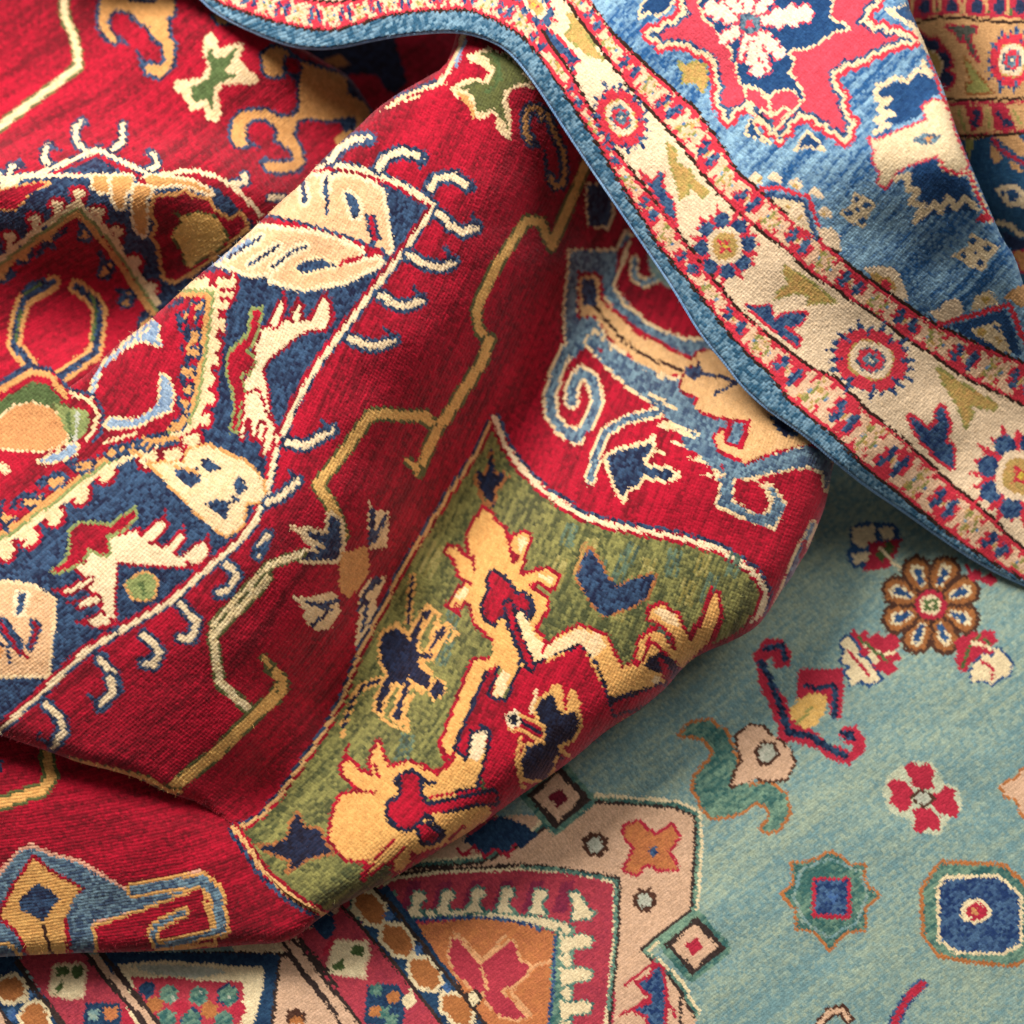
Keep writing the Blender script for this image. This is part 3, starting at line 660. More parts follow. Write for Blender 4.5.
# ---- teal carpet underneath
L('teal'); T(682,341,2.994)
P('bn','500,560 540,540 640,545 655,590 640,640 600,660 560,680 510,680 490,640 505,610')
P('cy','510,560 575,550 580,600 540,620 510,600');P('cy','590,560 630,555 640,590 600,595')
P('cy','505,640 560,630 570,650 520,670');P('rt','560,600 600,600 660,590 640,640 620,680 540,690 560,650')
P('E','580,640 620,600 640,620 600,660');S('cy',2.4,'590,620 650,680')
def petal(a,r0=62,r1=140,w=30,cx=745,cy=790):
    c_,s_=math.cos(a),math.sin(a)
    f=lambda r,t:f'{cx+r*c_-t*s_:.0f},{cy+r*s_+t*c_:.0f}'
    P('br',' '.join((f(r0,-w*.45),f(r0+25,-w-4),f(r1-15,-w-8),f(r1+4,-w*.5),f(r1+6,w*.5),f(r1-15,w+8),f(r0+25,w+4),f(r0,w*.45))),o='kb',ow=3)
    P('cy',' '.join((f(r0+10,-w*.3),f(r1-28,-w*.75),f(r1-10,-w*.35),f(r1-10,w*.35),f(r1-28,w*.75),f(r0+10,w*.3))))
    P('bn',' '.join((f(r0+14,-6),f(r1-30,-12),f(r1-18,0),f(r1-30,12),f(r0+14,6))))
for k in range(8): petal(k*math.pi/4+.39,50,140,27)
P('rt',' '.join(f'{745+48*math.cos(k*.5):.0f},{790+46*math.sin(k*.5):.0f}' for k in range(12)))
P('cy',' '.join(f'{745+32*math.cos(k*.5):.0f},{790+30*math.sin(k*.5):.0f}' for k in range(12)));P('E','725,775 765,772 768,808 728,810');P('cy','738,785 752,783 752,798 740,798')
P('rt','845,650 870,690 890,680 900,705 925,690 950,720 920,735 890,715 860,720')
P('rt','500,880 515,860 530,880 550,862 560,885 590,870 600,890 625,872 655,900 640,925 655,950 630,965 650,985 615,1000 600,985 585,1010 560,960 540,940 520,925 505,900')
P('cy','475,900 500,885 520,905 530,940 555,955 570,985 600,1010 560,1030 530,1015 510,1030 490,990 505,975 475,960 490,930',o='bn',ow=1.8);S('cy',3,'540,905 600,940 640,930');S('E',2.6,'530,890 580,930 620,960');S('rt',3,'500,930 530,960 560,1000');P('cy','560,925 590,950 585,970 560,950')
P('rt','815,960 825,930 815,900 835,880 850,890 870,865 890,880 905,862 935,872 945,900 925,915 935,935 905,945 890,970 865,960 850,995 830,985')
P('cy','880,965 900,940 930,945 945,920 965,935 975,950 990,965 980,1000 950,1010 930,1030 900,1015 870,1020 865,985',o='bn',ow=1.4);S('E',2.8,'840,975 860,920 890,885');S('cy',3,'870,905 900,910 930,925');S('E',2.4,'905,895 925,905');S('rt',3,'900,960 930,985 930,1010')
T(682,682,2.994)
# red-navy forked motif
P('rt','225,0 230,-20 210,-80 250,-130 300,-130 330,-90 320,-50 280,-40 270,-80 250,-60 265,-20 290,20 320,70 330,120 345,60 345,-10 350,-40 480,-40 485,20 475,110 445,110 440,60 400,30 370,70 380,130 400,150 440,190 475,190 500,210 520,190 490,185 470,160 480,135 520,130 545,165 550,200 500,250 440,230 400,200 340,180 290,180 285,130 260,70')
S('n',7,'235,-60 260,-20 300,90 320,150 380,160 450,205 490,220');S('n',6,'250,-100 300,-110 310,-70');P('n','470,145 515,145 520,175 490,175');S('n',5,'370,10 400,20 450,10');S('n',6,'460,20 455,100')
P('y','320,80 350,50 400,30 435,45 430,90 400,130 370,140 330,110');S('ol2',2,'345,125 390,75')
# green scroll with orange edge
P('gt','-10,160 30,125 80,115 130,150 150,200 170,250 175,300 210,310 260,300 310,340 320,390 290,440 260,450 240,440 265,400 250,370 220,360 190,380 150,400 90,405 60,370 35,320 40,280 80,240 95,210 70,170 30,160',o='ot',ow=2.4)
P('pt','165,160 200,130 240,135 280,170 320,200 335,240 310,290 260,295 220,285 180,300 150,310 160,270 180,240 170,200',o='kb',ow=2)
P('pt','150,310 165,260 185,235 230,280 200,300')
P('bl','225,205 245,185 275,190 285,215 265,240 235,240',o='kb',ow=2.4)
# red four-petal
P('halo','600,330 610,290 660,250 700,235 750,240 780,300 830,320 840,380 800,410 770,460 700,450 680,410 620,390')
for q in ('662,252 690,238 712,255 740,240 755,262 748,300 758,318 720,325 686,312 690,290','615,305 640,290 668,300 690,325 692,362 672,385 648,390 640,372 618,360 630,335','748,330 765,338 790,308 818,325 812,350 830,370 822,405 795,400 760,385 745,365','686,388 715,372 750,382 775,410 768,445 735,440 718,455 690,440 700,415'):
    P('rt',q)
P('bl','692,342 720,328 750,348 725,372',o='kb',ow=2)
# eight-point star
P('gt','300,635 340,600 330,545 385,540 450,510 500,550 545,550 540,600 585,640 545,675 545,740 490,745 440,800 400,745 345,735 345,680',o='ot',ow=2.2)
P('tl','350,560 440,525 535,565 560,640 530,720 440,770 360,720 330,640')
P('gt','360,565 440,530 530,570 550,640 520,715 440,760 370,715 340,640')
P('nb','400,595 495,595 495,700 400,695',o='rt',ow=2.6)
P('ob','430,620 470,640 450,670');
# octagon
P('gt','775,545 960,552 1024,610 1070,700 1024,830 980,845 850,830 775,815 728,760 722,620',o='ot',ow=3)
P('nb','790,590 940,585 1010,640 1010,780 960,810 820,805 775,770 770,620',o='cy',ow=2.6)
P('cy','830,680 860,650 900,650 930,680 920,710 880,725 840,715',);P('rt','845,680 880,655 915,680 910,705 870,715');P('o','865,680 885,675 885,695 870,698')
P('pt','955,310 1000,290 1024,260 1100,250 1100,420 1024,400 1000,350 970,340',o='ot',ow=2)
S('rt',7,'720,905 680,940 650,990 620,1060',o='nb',ow=2);S('pt',5,'400,1040 440,990 480,980 500,1010',o='kb',ow=2)
P('pt','-60,-100 -30,-170 0,-200 60,-230')
# corner medallion of the teal carpet: cream border
T(341,682,2.994)
CB='-300,560 150,560 420,540 560,480 600,440 640,400 740,355 1000,375 1060,400 1062,470 1050,680 900,800 1000,900 1060,1000 1080,1200 -300,1200'
P('pt',CB);P('pt','-300,380 400,400 640,400 600,560 -300,620');S('cy',1.6,' '.join(CB.split()[:-2]),off=-6)
S('kt',3.6,' '.join(CB.split()[1:-2]),off=0);S('gt',3,' '.join(CB.split()[1:-2]),off=-2.8)
# cream cartouche upper left part and dark blue wedge
P('nt2','360,480 400,430 480,400 560,430 590,460 540,500 520,480 500,510 460,500 430,520 400,490',)
S('rt',3,'350,500 370,520 400,490 430,525 455,500 500,520 520,490')
P('rm','330,400 420,380 470,400 380,460')
# diamonds
def dia(cx,cy,r,c1):
    P('kt',f'{cx-r*1.35},{cy-r*.1} {cx+r*.1},{cy-r*1.3} {cx+r*1.35},{cy+r*.1} {cx-r*.1},{cy+r*1.35}',o='gt',ow=4.5)
    P('pt',f'{cx-r},{cy} {cx},{cy-r} {cx+r},{cy} {cx},{cy+r}'); P(c1,f'{cx-r*.42},{cy-r*.05} {cx+r*.05},{cy-r*.42} {cx+r*.42},{cy+r*.05} {cx-r*.05},{cy+r*.42}')
dia(650,345,72,'rm2')
T(682,682,2.994); dia(38,790,68,'rt')
T(341,682,2.994)
def rose(cx,cy,r):
    P('kb',' '.join(f'{cx+r*(1.1 if k%2 else .85)*math.cos(k*math.pi/8):.0f},{cy+r*(1.1 if k%2 else .85)*math.sin(k*math.pi/8):.0f}' for k in range(16)));P('bl',' '.join(f'{cx+r*.62*math.cos(k):.0f},{cy+r*.62*math.sin(k):.0f}' for k in range(6)))
rose(762,487,40);rose(910,653,38)
P('og','850,430 890,420 940,460 990,430 1010,460 980,510 1005,560 950,560 920,540 880,575 850,560 880,500 850,460',o='rt',ow=2.4);P('nb','920,500 940,490 950,515 930,525')
# red frame with toothed comb, orange star field (window 440,780)
T(440,780,3.938)
P('rm','-400,400 0,360 300,350 460,355 600,380 700,390 690,900 640,1300 -400,1300')
for k in (0,1,2,3,4,5): P('rm3',f'{-160+k*120},{520} {-120+k*120},{400} {-70+k*120},{395} {-100+k*120},{520}')
S('kt',3.6,'-300,420 -160,372 0,352 160,345 320,335 460,345 600,368 705,385 700,640 672,900 640,1300')
S('cy',2.8,'-300,432 -160,384 0,364 160,356 320,350 460,358 600,380 688,402 685,640 658,900 625,1300');S('gt',1.4,'320,342 460,350 600,374 696,394 692,640 665,900',off=.5)
P('gt','-300,520 0,505 200,512 420,540 500,560 530,575 520,1300 420,1300 430,900 440,680 450,600 380,575 120,535 -300,560')
P('cy','-300,528 0,512 200,520 420,548 500,565 515,590 505,1300 470,1300 470,700 480,600 380,570 120,530 -300,550')
for x,y in ((-330,440),(-210,440),(-95,440),(20,435),(140,425),(255,425),(385,430)):
    P('cy',f'{x-30},{y+95} {x-34},{y+80} {x-14},{y+60} {x-14},{y+20} {x-2},{y} {x+30},{y+5} {x+38},{y+30} {x+18},{y+40} {x+12},{y+70} {x+40},{y+100}',o='gt',ow=1.5)
P('cy','510,445 540,440 570,480 580,510 610,520 590,545 520,550 530,500',o='gt',ow=1.5)
for y in (630,760,890,1020):
    P('cy',f'470,{y-40} 490,{y-10} 560,{y-20} 600,{y-5} 590,{y+25} 520,{y+35} 480,{y+60}',o='gt',ow=1.5)
P('og','-260,590 0,560 120,545 300,560 400,590 452,605 440,700 430,900 420,1300 200,1300 0,800 -60,740')
S('nb',2.6,'-260,560 0,545 140,540 260,550 360,572 400,590');S('nb',3,'455,620 445,800 430,960 420,1200')
P('rt2','45,630 75,620 110,680 160,730 220,680 280,635 300,660 310,710 360,735 330,780 260,820 230,830 290,880 340,930 300,945 240,930 190,880 175,840 130,820 60,760 35,690',o='cy2',ow=1.6)
S('cy2',2.4,'60,600 165,715 260,610');S('cy2',2.4,'275,835 380,730 430,715');S('cy2',2.2,'165,740 185,830');S('cy2',2.2,'280,840 360,930');P('cy','110,850 140,830 160,860 130,890',o='kt',ow=2)
P('nb','850,735 872,745 885,850 880,1000 820,1000 820,930 770,905 830,880 835,850 780,800 830,780',o='rt',ow=3)
S('rt',3,'845,715 730,810');S('rt',3,'820,860 715,925');S('rt',3,'890,870 930,930');S('kt',3,'905,770 950,840 945,1000')
# narrow chain of orange medallions (window 290,844)
T(290,844,5.689)
P('nt2','330,330 560,230 1100,1000 1100,1200 900,1200')
for x,y in ((455,375),(610,555),(765,745),(950,950),(1130,1150),(300,200)):
    P('ot',f'{x-75},{y-95} {x+10},{y-90} {x+75},{y-30} {x+85},{y+45} {x+55},{y+85} {x-20},{y+65} {x-85},{y-20}',o='cy',ow=3)
for x,y in ((560,420),(730,610),(890,830)): P('ob',f'{x-30},{y-20} {x+10},{y-40} {x+30},{y} {x},{y+30}')
S('kt',4.5,'440,200 600,380 700,500 830,680 960,820 1080,990 1200,1150');S('kt',4.5,'300,360 430,500 560,650 700,820 830,980 960,1150')
# red stripe with cream and green rosettes
P('rm','40,520 300,370 440,520 560,665 700,840 850,1030 900,1200 330,1200 200,830')
P('nt2','100,440 240,370 260,480 210,550 150,500')
P('cy','250,545 340,560 440,555 450,640 420,700 430,760 330,750 200,730 230,650',o='pt',ow=1);P('E','345,580 410,575 425,640 350,635');P('E','240,680 300,660 310,710 250,725')
P('nt2','440,800 600,800 660,860 640,1060 420,1020');
for x,y in ((490,830),(530,960),(580,1000)): P('gt',f'{x-40},{y-30} {x+35},{y-35} {x+30},{y+35} {x-35},{y+30}')
P('ot','560,840 620,830 620,900 550,905');P('ot','450,930 510,920 520,980 450,980');P('cy','640,880 690,820 720,900 660,950')
S('rt',5,'250,540 200,620');
# pale stripe between dark lines
P('pt2','-60,560 20,540 200,760 400,1010 500,1160 300,1160 120,880 -60,680')
S('kt',4,'-40,520 40,560 200,770 380,1000 480,1130');S('kt',4,'-90,620 0,640 150,850 290,1040 400,1200')
P('pt','-100,680 0,670 130,860 300,1080 340,1200 -200,1200')
P('kb','-60,1000 10,940 50,940 60,1000 0,1020');P('ot','-20,990 60,980 70,1040 0,1050');S('kt',3,'90,990 220,1000')
# stepped cream triangle (window 150,864)
T(150,864,6.4)
P('kt','-300,560 850,560 830,640 800,1100 760,1200 -100,1200')
P('nt2','-300,560 830,575 820,640 780,900 760,1200 -200,1200')
P('cy','-200,640 100,615 400,640 730,660 720,800 670,1000 640,1200 -100,1200',o='nt2',ow=1)
P('bl','-120,650 100,640 400,660 500,690 300,730 0,700')
P('rt2','-120,720 0,730 150,720 300,745 600,755 600,850 560,1200 0,1200')
for x,y,c in ((120,830,'gt'),(310,840,'gt'),(500,840,'gt'),(110,990,'gt'),(260,990,'gt'),(470,1000,'gt'),(380,935,'ot'),(30,900,'ot'),(-20,800,'nt2'),(200,920,'rt'),(560,930,'rt'),(560,1080,'ot')):
    r=68 if c=='gt' else 58
    P(c,' '.join(f'{x+r*(1 if k%2 else .82)*math.cos(k*math.pi/6):.0f},{y+r*(1 if k%2 else .82)*math.sin(k*math.pi/6):.0f}' for k in range(12)),o='nt2' if c=='gt' and x in(500,260) else None,ow=.8)
for x,y in ((150,860),(320,820),(510,850)): P('bl',f'{x-12},{y} {x},{y-16} {x+14},{y} {x},{y+14}')
P('pt','860,590 1030,780 1200,1000 1200,1300 760,1300 800,960');P('cy','520,500 840,510 850,570 540,560')
P('kb','870,940 940,920 1000,960 990,1020 880,1020');P('ot','900,980 970,970 980,1024 900,1024')
S('kt',4,'850,500 900,580 1040,760 1200,960');S('kt',4,'960,480 1060,600 1200,780')
P('kt','-20,930 40,990 120,1100 60,1100')
# left end (window 0,864)
T(0,864,6.4)
P('pt2','560,570 620,580 860,860 1050,1080 1000,1100 740,840')
S('kt',6,'540,560 660,720 820,900 960,1060');S('kt',5,'640,560 760,700 900,880 1050,1060')
P('rm','110,570 530,570 640,720 800,900 900,1080 430,1080 300,880')
P('cy','340,650 520,640 550,680 530,850 460,860 400,850 320,830',o='pt',ow=1.2);P('E','360,660 440,655 440,710 370,720');P('E','465,650 540,650 530,720 460,735');P('E','350,790 400,745 410,790 350,830')
P('nt2','550,890 760,890 780,960 760,1100 520,1100');P('og','670,920 750,915 755,1000 670,1000');P('tl','570,930 640,930 630,1000 560,1000')
P('rt','780,920 820,930 870,1060 780,1060')
P('nt2','-60,560 110,570 200,740 330,900 440,1080 -60,1080')
P('ot','20,740 90,720 150,770 160,840 90,880 20,870 -30,800',o='cy',ow=3);P('ot','180,900 240,890 300,960 310,1060 160,1060 130,980',o='cy',ow=3)
P('ob','190,800 230,830 190,870');P('ob','40,930 100,920 110,1000 60,1010')
S('kt',6,'110,620 200,780 320,920 430,1070');P('pt2','-100,900 0,930 60,1040 -100,1060');S('kt',4,'-40,880 20,960 80,1060')
# ---- back part: large gold hook next to the hollow
L('back'); T(200,0,4)
P('g','300,185 340,200 400,245 470,270 540,290 600,320 600,370 660,420 720,470 640,480 620,470 560,470 530,480 430,470 390,480 370,540 400,590 415,650 390,680 320,690 270,680 250,650 300,650 370,650 375,610 350,590 310,560 310,510 260,470 200,480 180,510 180,550 200,580 150,585 125,550 130,490 160,450 260,440 320,470 370,470 400,440 400,390 400,300 370,300 360,250 330,250 330,300 290,305 260,290 250,220',o='n',ow=3)
P('r','345,235 380,232 400,260 395,300 355,285 340,260',o='n',ow=2)
P('n','585,320 620,330 700,430 690,470 620,400 590,370')
P('g','620,380 680,440 640,520 560,600 540,560 560,540 620,480');P('n','560,480 600,460 630,480 620,520 570,530')
S('n',4,'200,575 240,590');S('n',4,'255,630 275,640')
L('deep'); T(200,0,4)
P('nd','200,0 560,-40 780,150 830,330 700,460 500,420 300,300');P('br','490,240 560,220 600,255 550,275');P('r','580,300 700,300 800,420 700,480 620,400')  # near-black painted for the shade inside the hollow, its gold dimmed too
T(0,0,1)
SH_R,SH_B,SH_T=.5,.12,.12
FSTOP=1.8
LIGHTS=[('window_light',(-.95,1.4,1.85),.8,98,(1,.965,.92)),('soft_window_light',(1.5,1.3,1.9),1.4,32,(1,.97,.94))]
WCOL=(1,.95,.91,1);WSTR=.14
# =====================================================================
# 2.  CAMERA MODEL  (1 picture unit = 1 mm on the floor)
# =====================================================================
LENS=70.; FPX=LENS/36.*1024; TILT=math.radians(14)
TGT=Vector((0,0,.05)); DIST=1.95
CAM=TGT+Vector((0,-math.sin(TILT),math.cos(TILT)))*DIST
RGT=np.array([1.,0,0]);UPV=np.array([0,math.cos(TILT),math.sin(TILT)]);FWD=np.array([0,math.sin(TILT),-math.cos(TILT)])
CN=np.array(CAM)
def at(px,py,z):
    """point of the plan (px,py) at height z (metres) above the floor"""
    d=((px-512)/FPX)[...,None]*RGT-((py-512)/FPX)[...,None]*UPV+FWD
    t=(z-CN[2])/d[...,2]
    return CN+d*t[...,None]
# =====================================================================
# 3.  THE FORM OF THE CLOTH
# =====================================================================
def tps(ctrl):
    c=np.array(ctrl,float);P_=c[:,:2]/300.;z=c[:,2]
    n=len(P_)
    def U(r2): return r2*np.log(r2+1e-9)*.5
    K=U(((P_[:,None]-P_[None])**2).sum(-1))+np.eye(n)*.004
    Q=np.hstack([np.ones((n,1)),P_]);A=np.zeros((n+3,n+3));A[:n,:n]=K;A[:n,n:]=Q;A[n:,:n]=Q.T
    w=np.linalg.solve(A,np.concatenate([z,np.zeros(3)]))
    def f(X,Y):
        X=X/300.;Y=Y/300.
        o=w[n]+w[n+1]*X+w[n+2]*Y
        for i in range(n): o=o+w[i]*U((X-P_[i,0])**2+(Y-P_[i,1])**2)
        return o
    # evaluate on a coarse grid, then interpolate bilinearly / cubically
    return f
def coarse(f,step=6,hs=1.35,rip=2.4,sd=3):
    g=np.arange(-MG-24,1024+MG+25,step).astype(float)
    GX,GY=np.meshgrid(g,g);F=f(GX,GY)*hs+rip*((vn(GX/52.+sd,GY/38.+sd)-.5)*2+(vn(GX/110.+sd,GY/90.)-.5)*2)
    def h(X,Y):
        x=np.clip((X-g[0])/step,1,len(g)-3);y=np.clip((Y-g[0])/step,1,len(g)-3)
        i=x.astype(int);j=y.astype(int);fx=x-i;fy=y-j
        def w(t): return (-.5*t+t*t-.5*t**3,1-2.5*t*t+1.5*t**3,.5*t+2*t*t-1.5*t**3,-.5*t*t+.5*t**3)
        wx,wy=w(fx),w(fy);o=0.
        for a in range(4):
            for b in range(4): o=o+wy[a]*wx[b]*F[j+a-1,i+b-1]
        return o
    return h
# thread direction fields, solved so that the knot rows run unbroken over the folds
_g=np.linspace(-MG-110,1024+MG+110,34);_n=34
_h=_g[1]-_g[0]
_idx=np.arange(_n*_n).reshape(_n,_n)
_e=[(_idx[:,:-1].ravel(),_idx[:,1:].ravel(),0),(_idx[:-1].ravel(),_idx[1:].ravel(),1)]
_A=np.zeros((sum(len(e[0]) for e in _e)+1,_n*_n));_r=0
for _a,_b,_d in _e:
    _A[_r+np.arange(len(_a)),_a]=-1;_A[_r+np.arange(len(_a)),_b]=1;_r+=len(_a)
_A[-1,0]=1
_AtA=np.linalg.inv(_A.T@_A)
def threads(ctrl,pu,pv):
    """ctrl: x,y,angle(deg) of the pile rows.  returns u,v on a grid (in knots)"""
    c=np.array(ctrl,float);GX,GY=np.meshgrid(_g,_g)
    w=1/(((GX[...,None]-c[:,0])**2+(GY[...,None]-c[:,1])**2)+900.)**1.5
    th=np.radians(c[:,2]);cx=(w*np.cos(th)).sum(-1);cy=(w*np.sin(th)).sum(-1);l=np.hypot(cx,cy);cx/=l;cy/=l
    out=[]
    for gx,gy,p in ((cx,cy,pu),(-cy,cx,pv)):
        gx=gx/p*_h;gy=gy/p*_h
        rhs=np.concatenate([((gx[:,:-1]+gx[:,1:])/2).ravel(),((gy[:-1]+gy[1:])/2).ravel(),[0]])
        out.append((_AtA@(_A.T@rhs)).reshape(_n,_n))
    return out
def gsample(F,X,Y):
    x=np.clip((X-_g[0])/_h,1,_n-3);y=np.clip((Y-_g[0])/_h,1,_n-3)
    i=x.astype(int);j=y.astype(int);fx=x-i;fy=y-j
    def w(t): return (-.5*t+t*t-.5*t**3,1-2.5*t*t+1.5*t**3,.5*t+2*t*t-1.5*t**3,-.5*t*t+.5*t**3)
    wx,wy=w(fx),w(fy);o=0.
    for a in range(4):
        for b in range(4): o=o+wy[a]*wx[b]*F[j+a-1,i+b-1]
    return o
RNG=np.random.RandomState(7)
NT=RNG.rand(1024,1024).astype(np.float32)
def vn(x,y):
    i=np.floor(x).astype(int);j=np.floor(y).astype(int);fx=x-i;fy=y-j
    fx=fx*fx*(3-2*fx);fy=fy*fy*(3-2*fy)
    a=NT[j&1023,i&1023];b=NT[j&1023,(i+1)&1023];c=NT[(j+1)&1023,i&1023];d=NT[(j+1)&1023,(i+1)&1023]
    return (a*(1-fx)+b*fx)*(1-fy)+(c*(1-fx)+d*fx)*fy
PA=None
def knots(layer,X,Y,TH,amp=1.):
    """colour and relief of the pile at plan points X,Y"""
    global PA
    if PA is None: PA=(np.array(PAL_A),np.array(PAL_B),np.array(PAL_K),np.array(PAL_S))
    U,V=TH
    e=.5
    # hand-knotting is never perfectly regular
    wx=(vn(X/9.+3,Y/9.)-.5)*1.6;wy=(vn(X/9.+50,Y/9.+9)-.5)*1.6
    u=gsample(U,X+wx,Y+wy);v=gsample(V,X+wx,Y+wy)
    ux=(gsample(U,X+e,Y)-gsample(U,X-e,Y));uy=(gsample(U,X,Y+e)-gsample(U,X,Y-e))
    vx=(gsample(V,X+e,Y)-gsample(V,X-e,Y));vy=(gsample(V,X,Y+e)-gsample(V,X,Y-e))
    kv=np.floor(v);u=u+(NT[kv.astype(int)&1023,77]-.5)*.35+(vn(X/17.,Y/17.)-.5)*.6;ku=np.floor(u)
    fu=u-ku-.5;fv=v-kv-.5
    det=ux*vy-uy*vx
    jit=RNG.rand(2,*X.shape)-.5
    du=fu*.92;dv=fv*.92
    sx=X-(vy*du-uy*dv)/det+jit[0]*.7;sy=Y-(-vx*du+ux*dv)/det+jit[1]*.7
    cv=CV[layer]
    ix=np.clip(((sx+MG)*SS).astype(int),0,NW-1);iy=np.clip(((sy+MG)*SS).astype(int),0,NW-1)
    ci=cv[iy,ix]
    kui=ku.astype(int);kvi=kv.astype(int)
    rk=NT[(kvi*7+13)&1023,(kui*3+5)&1023]
    rk2=NT[(kvi*5+131)&1023,(kui*11+59)&1023]
    st=vn(u/34.+7,v/1.3+3)*.42+vn(u/80.,v/5.)*.33+vn(X/80.+3,Y/80.)*.25+(vn(u/7.,v/.8)-.5)*.3
    st=(st-.5)*2.2
    A,B,K,Sx=PA
    f=np.clip(.42+(rk-.5)*2*K[ci]+st*Sx[ci],0,1)[...,None]
    c=A[ci]*(1-f)+B[ci]*f
    fib=vn(X*1.1+40,Y*1.1)   # single tufts
    br=1+.2*(rk2-.5)+.2*(fib-.5)
    c=c*br[...,None]
    r=1-np.clip(np.abs(fu)*2,0,1)**2.*.45-np.clip(np.abs(fv)*2,0,1)**2.*.9
    rel=(r*1.1+(rk2-.5)*.4+(fib-.5)*.5+(vn(X/14.+9,Y/14.)-.5)*.5)*amp
    return np.clip(c,0,1),rel*.001
def signed(X,Y,a):
    d,_,_,fx,fy=polydist(X,Y,a,True)
    ins=np.zeros(X.shape,bool);n=len(a)
    for i in range(n):
        p,q=a[i],a[(i+1)%n]
        if p[1]==q[1]: continue
        c=((p[1]>Y)!=(q[1]>Y))&(X<(q[0]-p[0])*(Y-p[1])/(q[1]-p[1])+p[0])
        ins^=c
    return np.where(ins,d,-d),fx,fy
class Geo:
    def __init__(s): s.v=[];s.f=[];s.c=[];s.n=0
    def add(s,v,f,c):
        s.v.append(v.reshape(-1,3));s.f.append(f+s.n);s.c.append(c.reshape(-1,3));s.n+=len(s.v[-1])
    def build(s,name,mat,parent=None):
        v=np.vstack(s.v).astype(np.float32);f=np.vstack(s.f).astype(np.int32);c=np.vstack(s.c)
        me=bpy.data.meshes.new(name)
        me.vertices.add(len(v));me.vertices.foreach_set('co',v.ravel())
        me.loops.add(f.size);me.loops.foreach_set('vertex_index',f.ravel())
        me.polygons.add(len(f));me.polygons.foreach_set('loop_start',np.arange(len(f),dtype=np.int32)*4)
        me.polygons.foreach_set('loop_total',np.full(len(f),4,np.int32))
        me.polygons.foreach_set('use_smooth',np.ones(len(f),bool))
        me.update(calc_edges=True)
        at_=me.color_attributes.new('dye','FLOAT_COLOR','POINT')
        at_.data.foreach_set('color',np.hstack([c,np.ones((len(c),1))]).astype(np.float32).ravel())
        me.materials.append(mat)
        o=bpy.data.objects.new(name,me);bpy.context.scene.collection.objects.link(o)
        if parent: o.parent=parent
        return o
def roundoff(X,Y,z,rolls):
    for a,R in rolls:
        d,_,r,_,_=polydist(X,Y,a,False,R)
        r=np.maximum(r,.01);t=np.clip(1-d/r,0,1)
        z=z-(r-np.sqrt(np.maximum(r*r-(r*t)**2,0)))*.001
    return z
def sheet(geo,layer,poly,hf,rolls,TH,step=1.,amp=1.,lift=0.,flat=None,inset=0.,tuck=True):
    poly=np.array(poly,float)
    x0,x1=max(-MG+4,poly[:,0].min()-2),min(1024+MG-4,poly[:,0].max()+2)
    y0,y1=max(-MG+4,poly[:,1].min()-2),min(1024+MG-4,poly[:,1].max()+2)
    gx=np.arange(x0,x1+step,step);gy=np.arange(y0,y1+step,step)
    X,Y=np.meshgrid(gx,gy)
    # signed distance only matters near the outline
    sd,fx,fy=signed(X,Y,poly);sd=sd-inset
    cell=(sd[:-1,:-1]>-.75*step)&(sd[1:,:-1]>-.75*step)&(sd[:-1,1:]>-.75*step)&(sd[1:,1:]>-.75*step)
    if inset==0:
        near=(sd<.45*step);X=np.where(near,fx,X);Y=np.where(near,fy,Y)
    used=np.zeros(X.shape,bool);used[:-1,:-1]|=cell;used[1:,:-1]|=cell;used[:-1,1:]|=cell;used[1:,1:]|=cell
    idx=-np.ones(X.shape,int);idx[used]=np.arange(used.sum())
    Xu,Yu=X[used],Y[used]
    z=roundoff(Xu,Yu,hf(Xu,Yu)*.001,rolls)+lift
    if flat is None:
        c,rel=knots(layer,Xu,Yu,TH,amp);z=z+rel
    else: c=np.tile(flat,(len(Xu),1))
    j,i=np.nonzero(cell)
    f=np.stack([idx[j,i],idx[j+1,i],idx[j+1,i+1],idx[j,i+1]],1)
    geo.add(at(Xu,Yu,z),f,c)
    if not tuck: return
    for a,R in rolls:
        cum=np.concatenate([[0],np.cumsum(np.linalg.norm(np.diff(a,axis=0),axis=1))])
        s=np.arange(0,cum[-1],1.6);bx=np.interp(s,cum,a[:,0]);by=np.interp(s,cum,a[:,1]);Rr=np.interp(s,cum,R)
        tx_,ty_=np.gradient(bx),np.gradient(by);l=np.hypot(tx_,ty_)+1e-9;nx,ny=-ty_/l,tx_/l
        k_=np.ones(9)/9;nx=np.convolve(np.pad(nx,4,'edge'),k_,'valid');ny=np.convolve(np.pad(ny,4,'edge'),k_,'valid')
        mid=len(bx)//2
        t_,_,_=signed(np.array([bx[mid]+nx[mid]*3]),np.array([by[mid]+ny[mid]*3]),poly)
        if t_[0]<0: nx,ny=-nx,-ny
        zb=roundoff(bx,by,hf(bx,by)*.001,rolls)
        V=[];C=[];nseg=16
        for k in range(nseg+1):
            ph=math.pi/2*min(1,k/8.);ins=Rr*.9*(1-math.cos(ph))+max(0,k-8)*6.;dn=np.minimum(Rr*.9*math.sin(ph),zb*1000-3)
            dn=np.maximum(dn,0)
            zz=zb-dn*.001-max(0,k-8)*.0022
            sx,sy=bx+nx*ins,by+ny*ins
            if flat is None:
                c,rel=knots(layer,bx-nx*ins*1.3,by-ny*ins*1.3,TH,amp)
            else: c=np.tile(flat,(len(bx),1));rel=0
            V.append(at(sx,sy,np.maximum(zz,.002)+(rel if k>0 else 0)));C.append(c)
        V=np.array(V);C=np.array(C);n=len(bx)
        A_=np.arange(nseg)[:,None]*n+np.arange(n-1)[None];A_=A_.ravel()
        geo.add(V,np.stack([A_,A_+1,A_+n+1,A_+n],1),C)
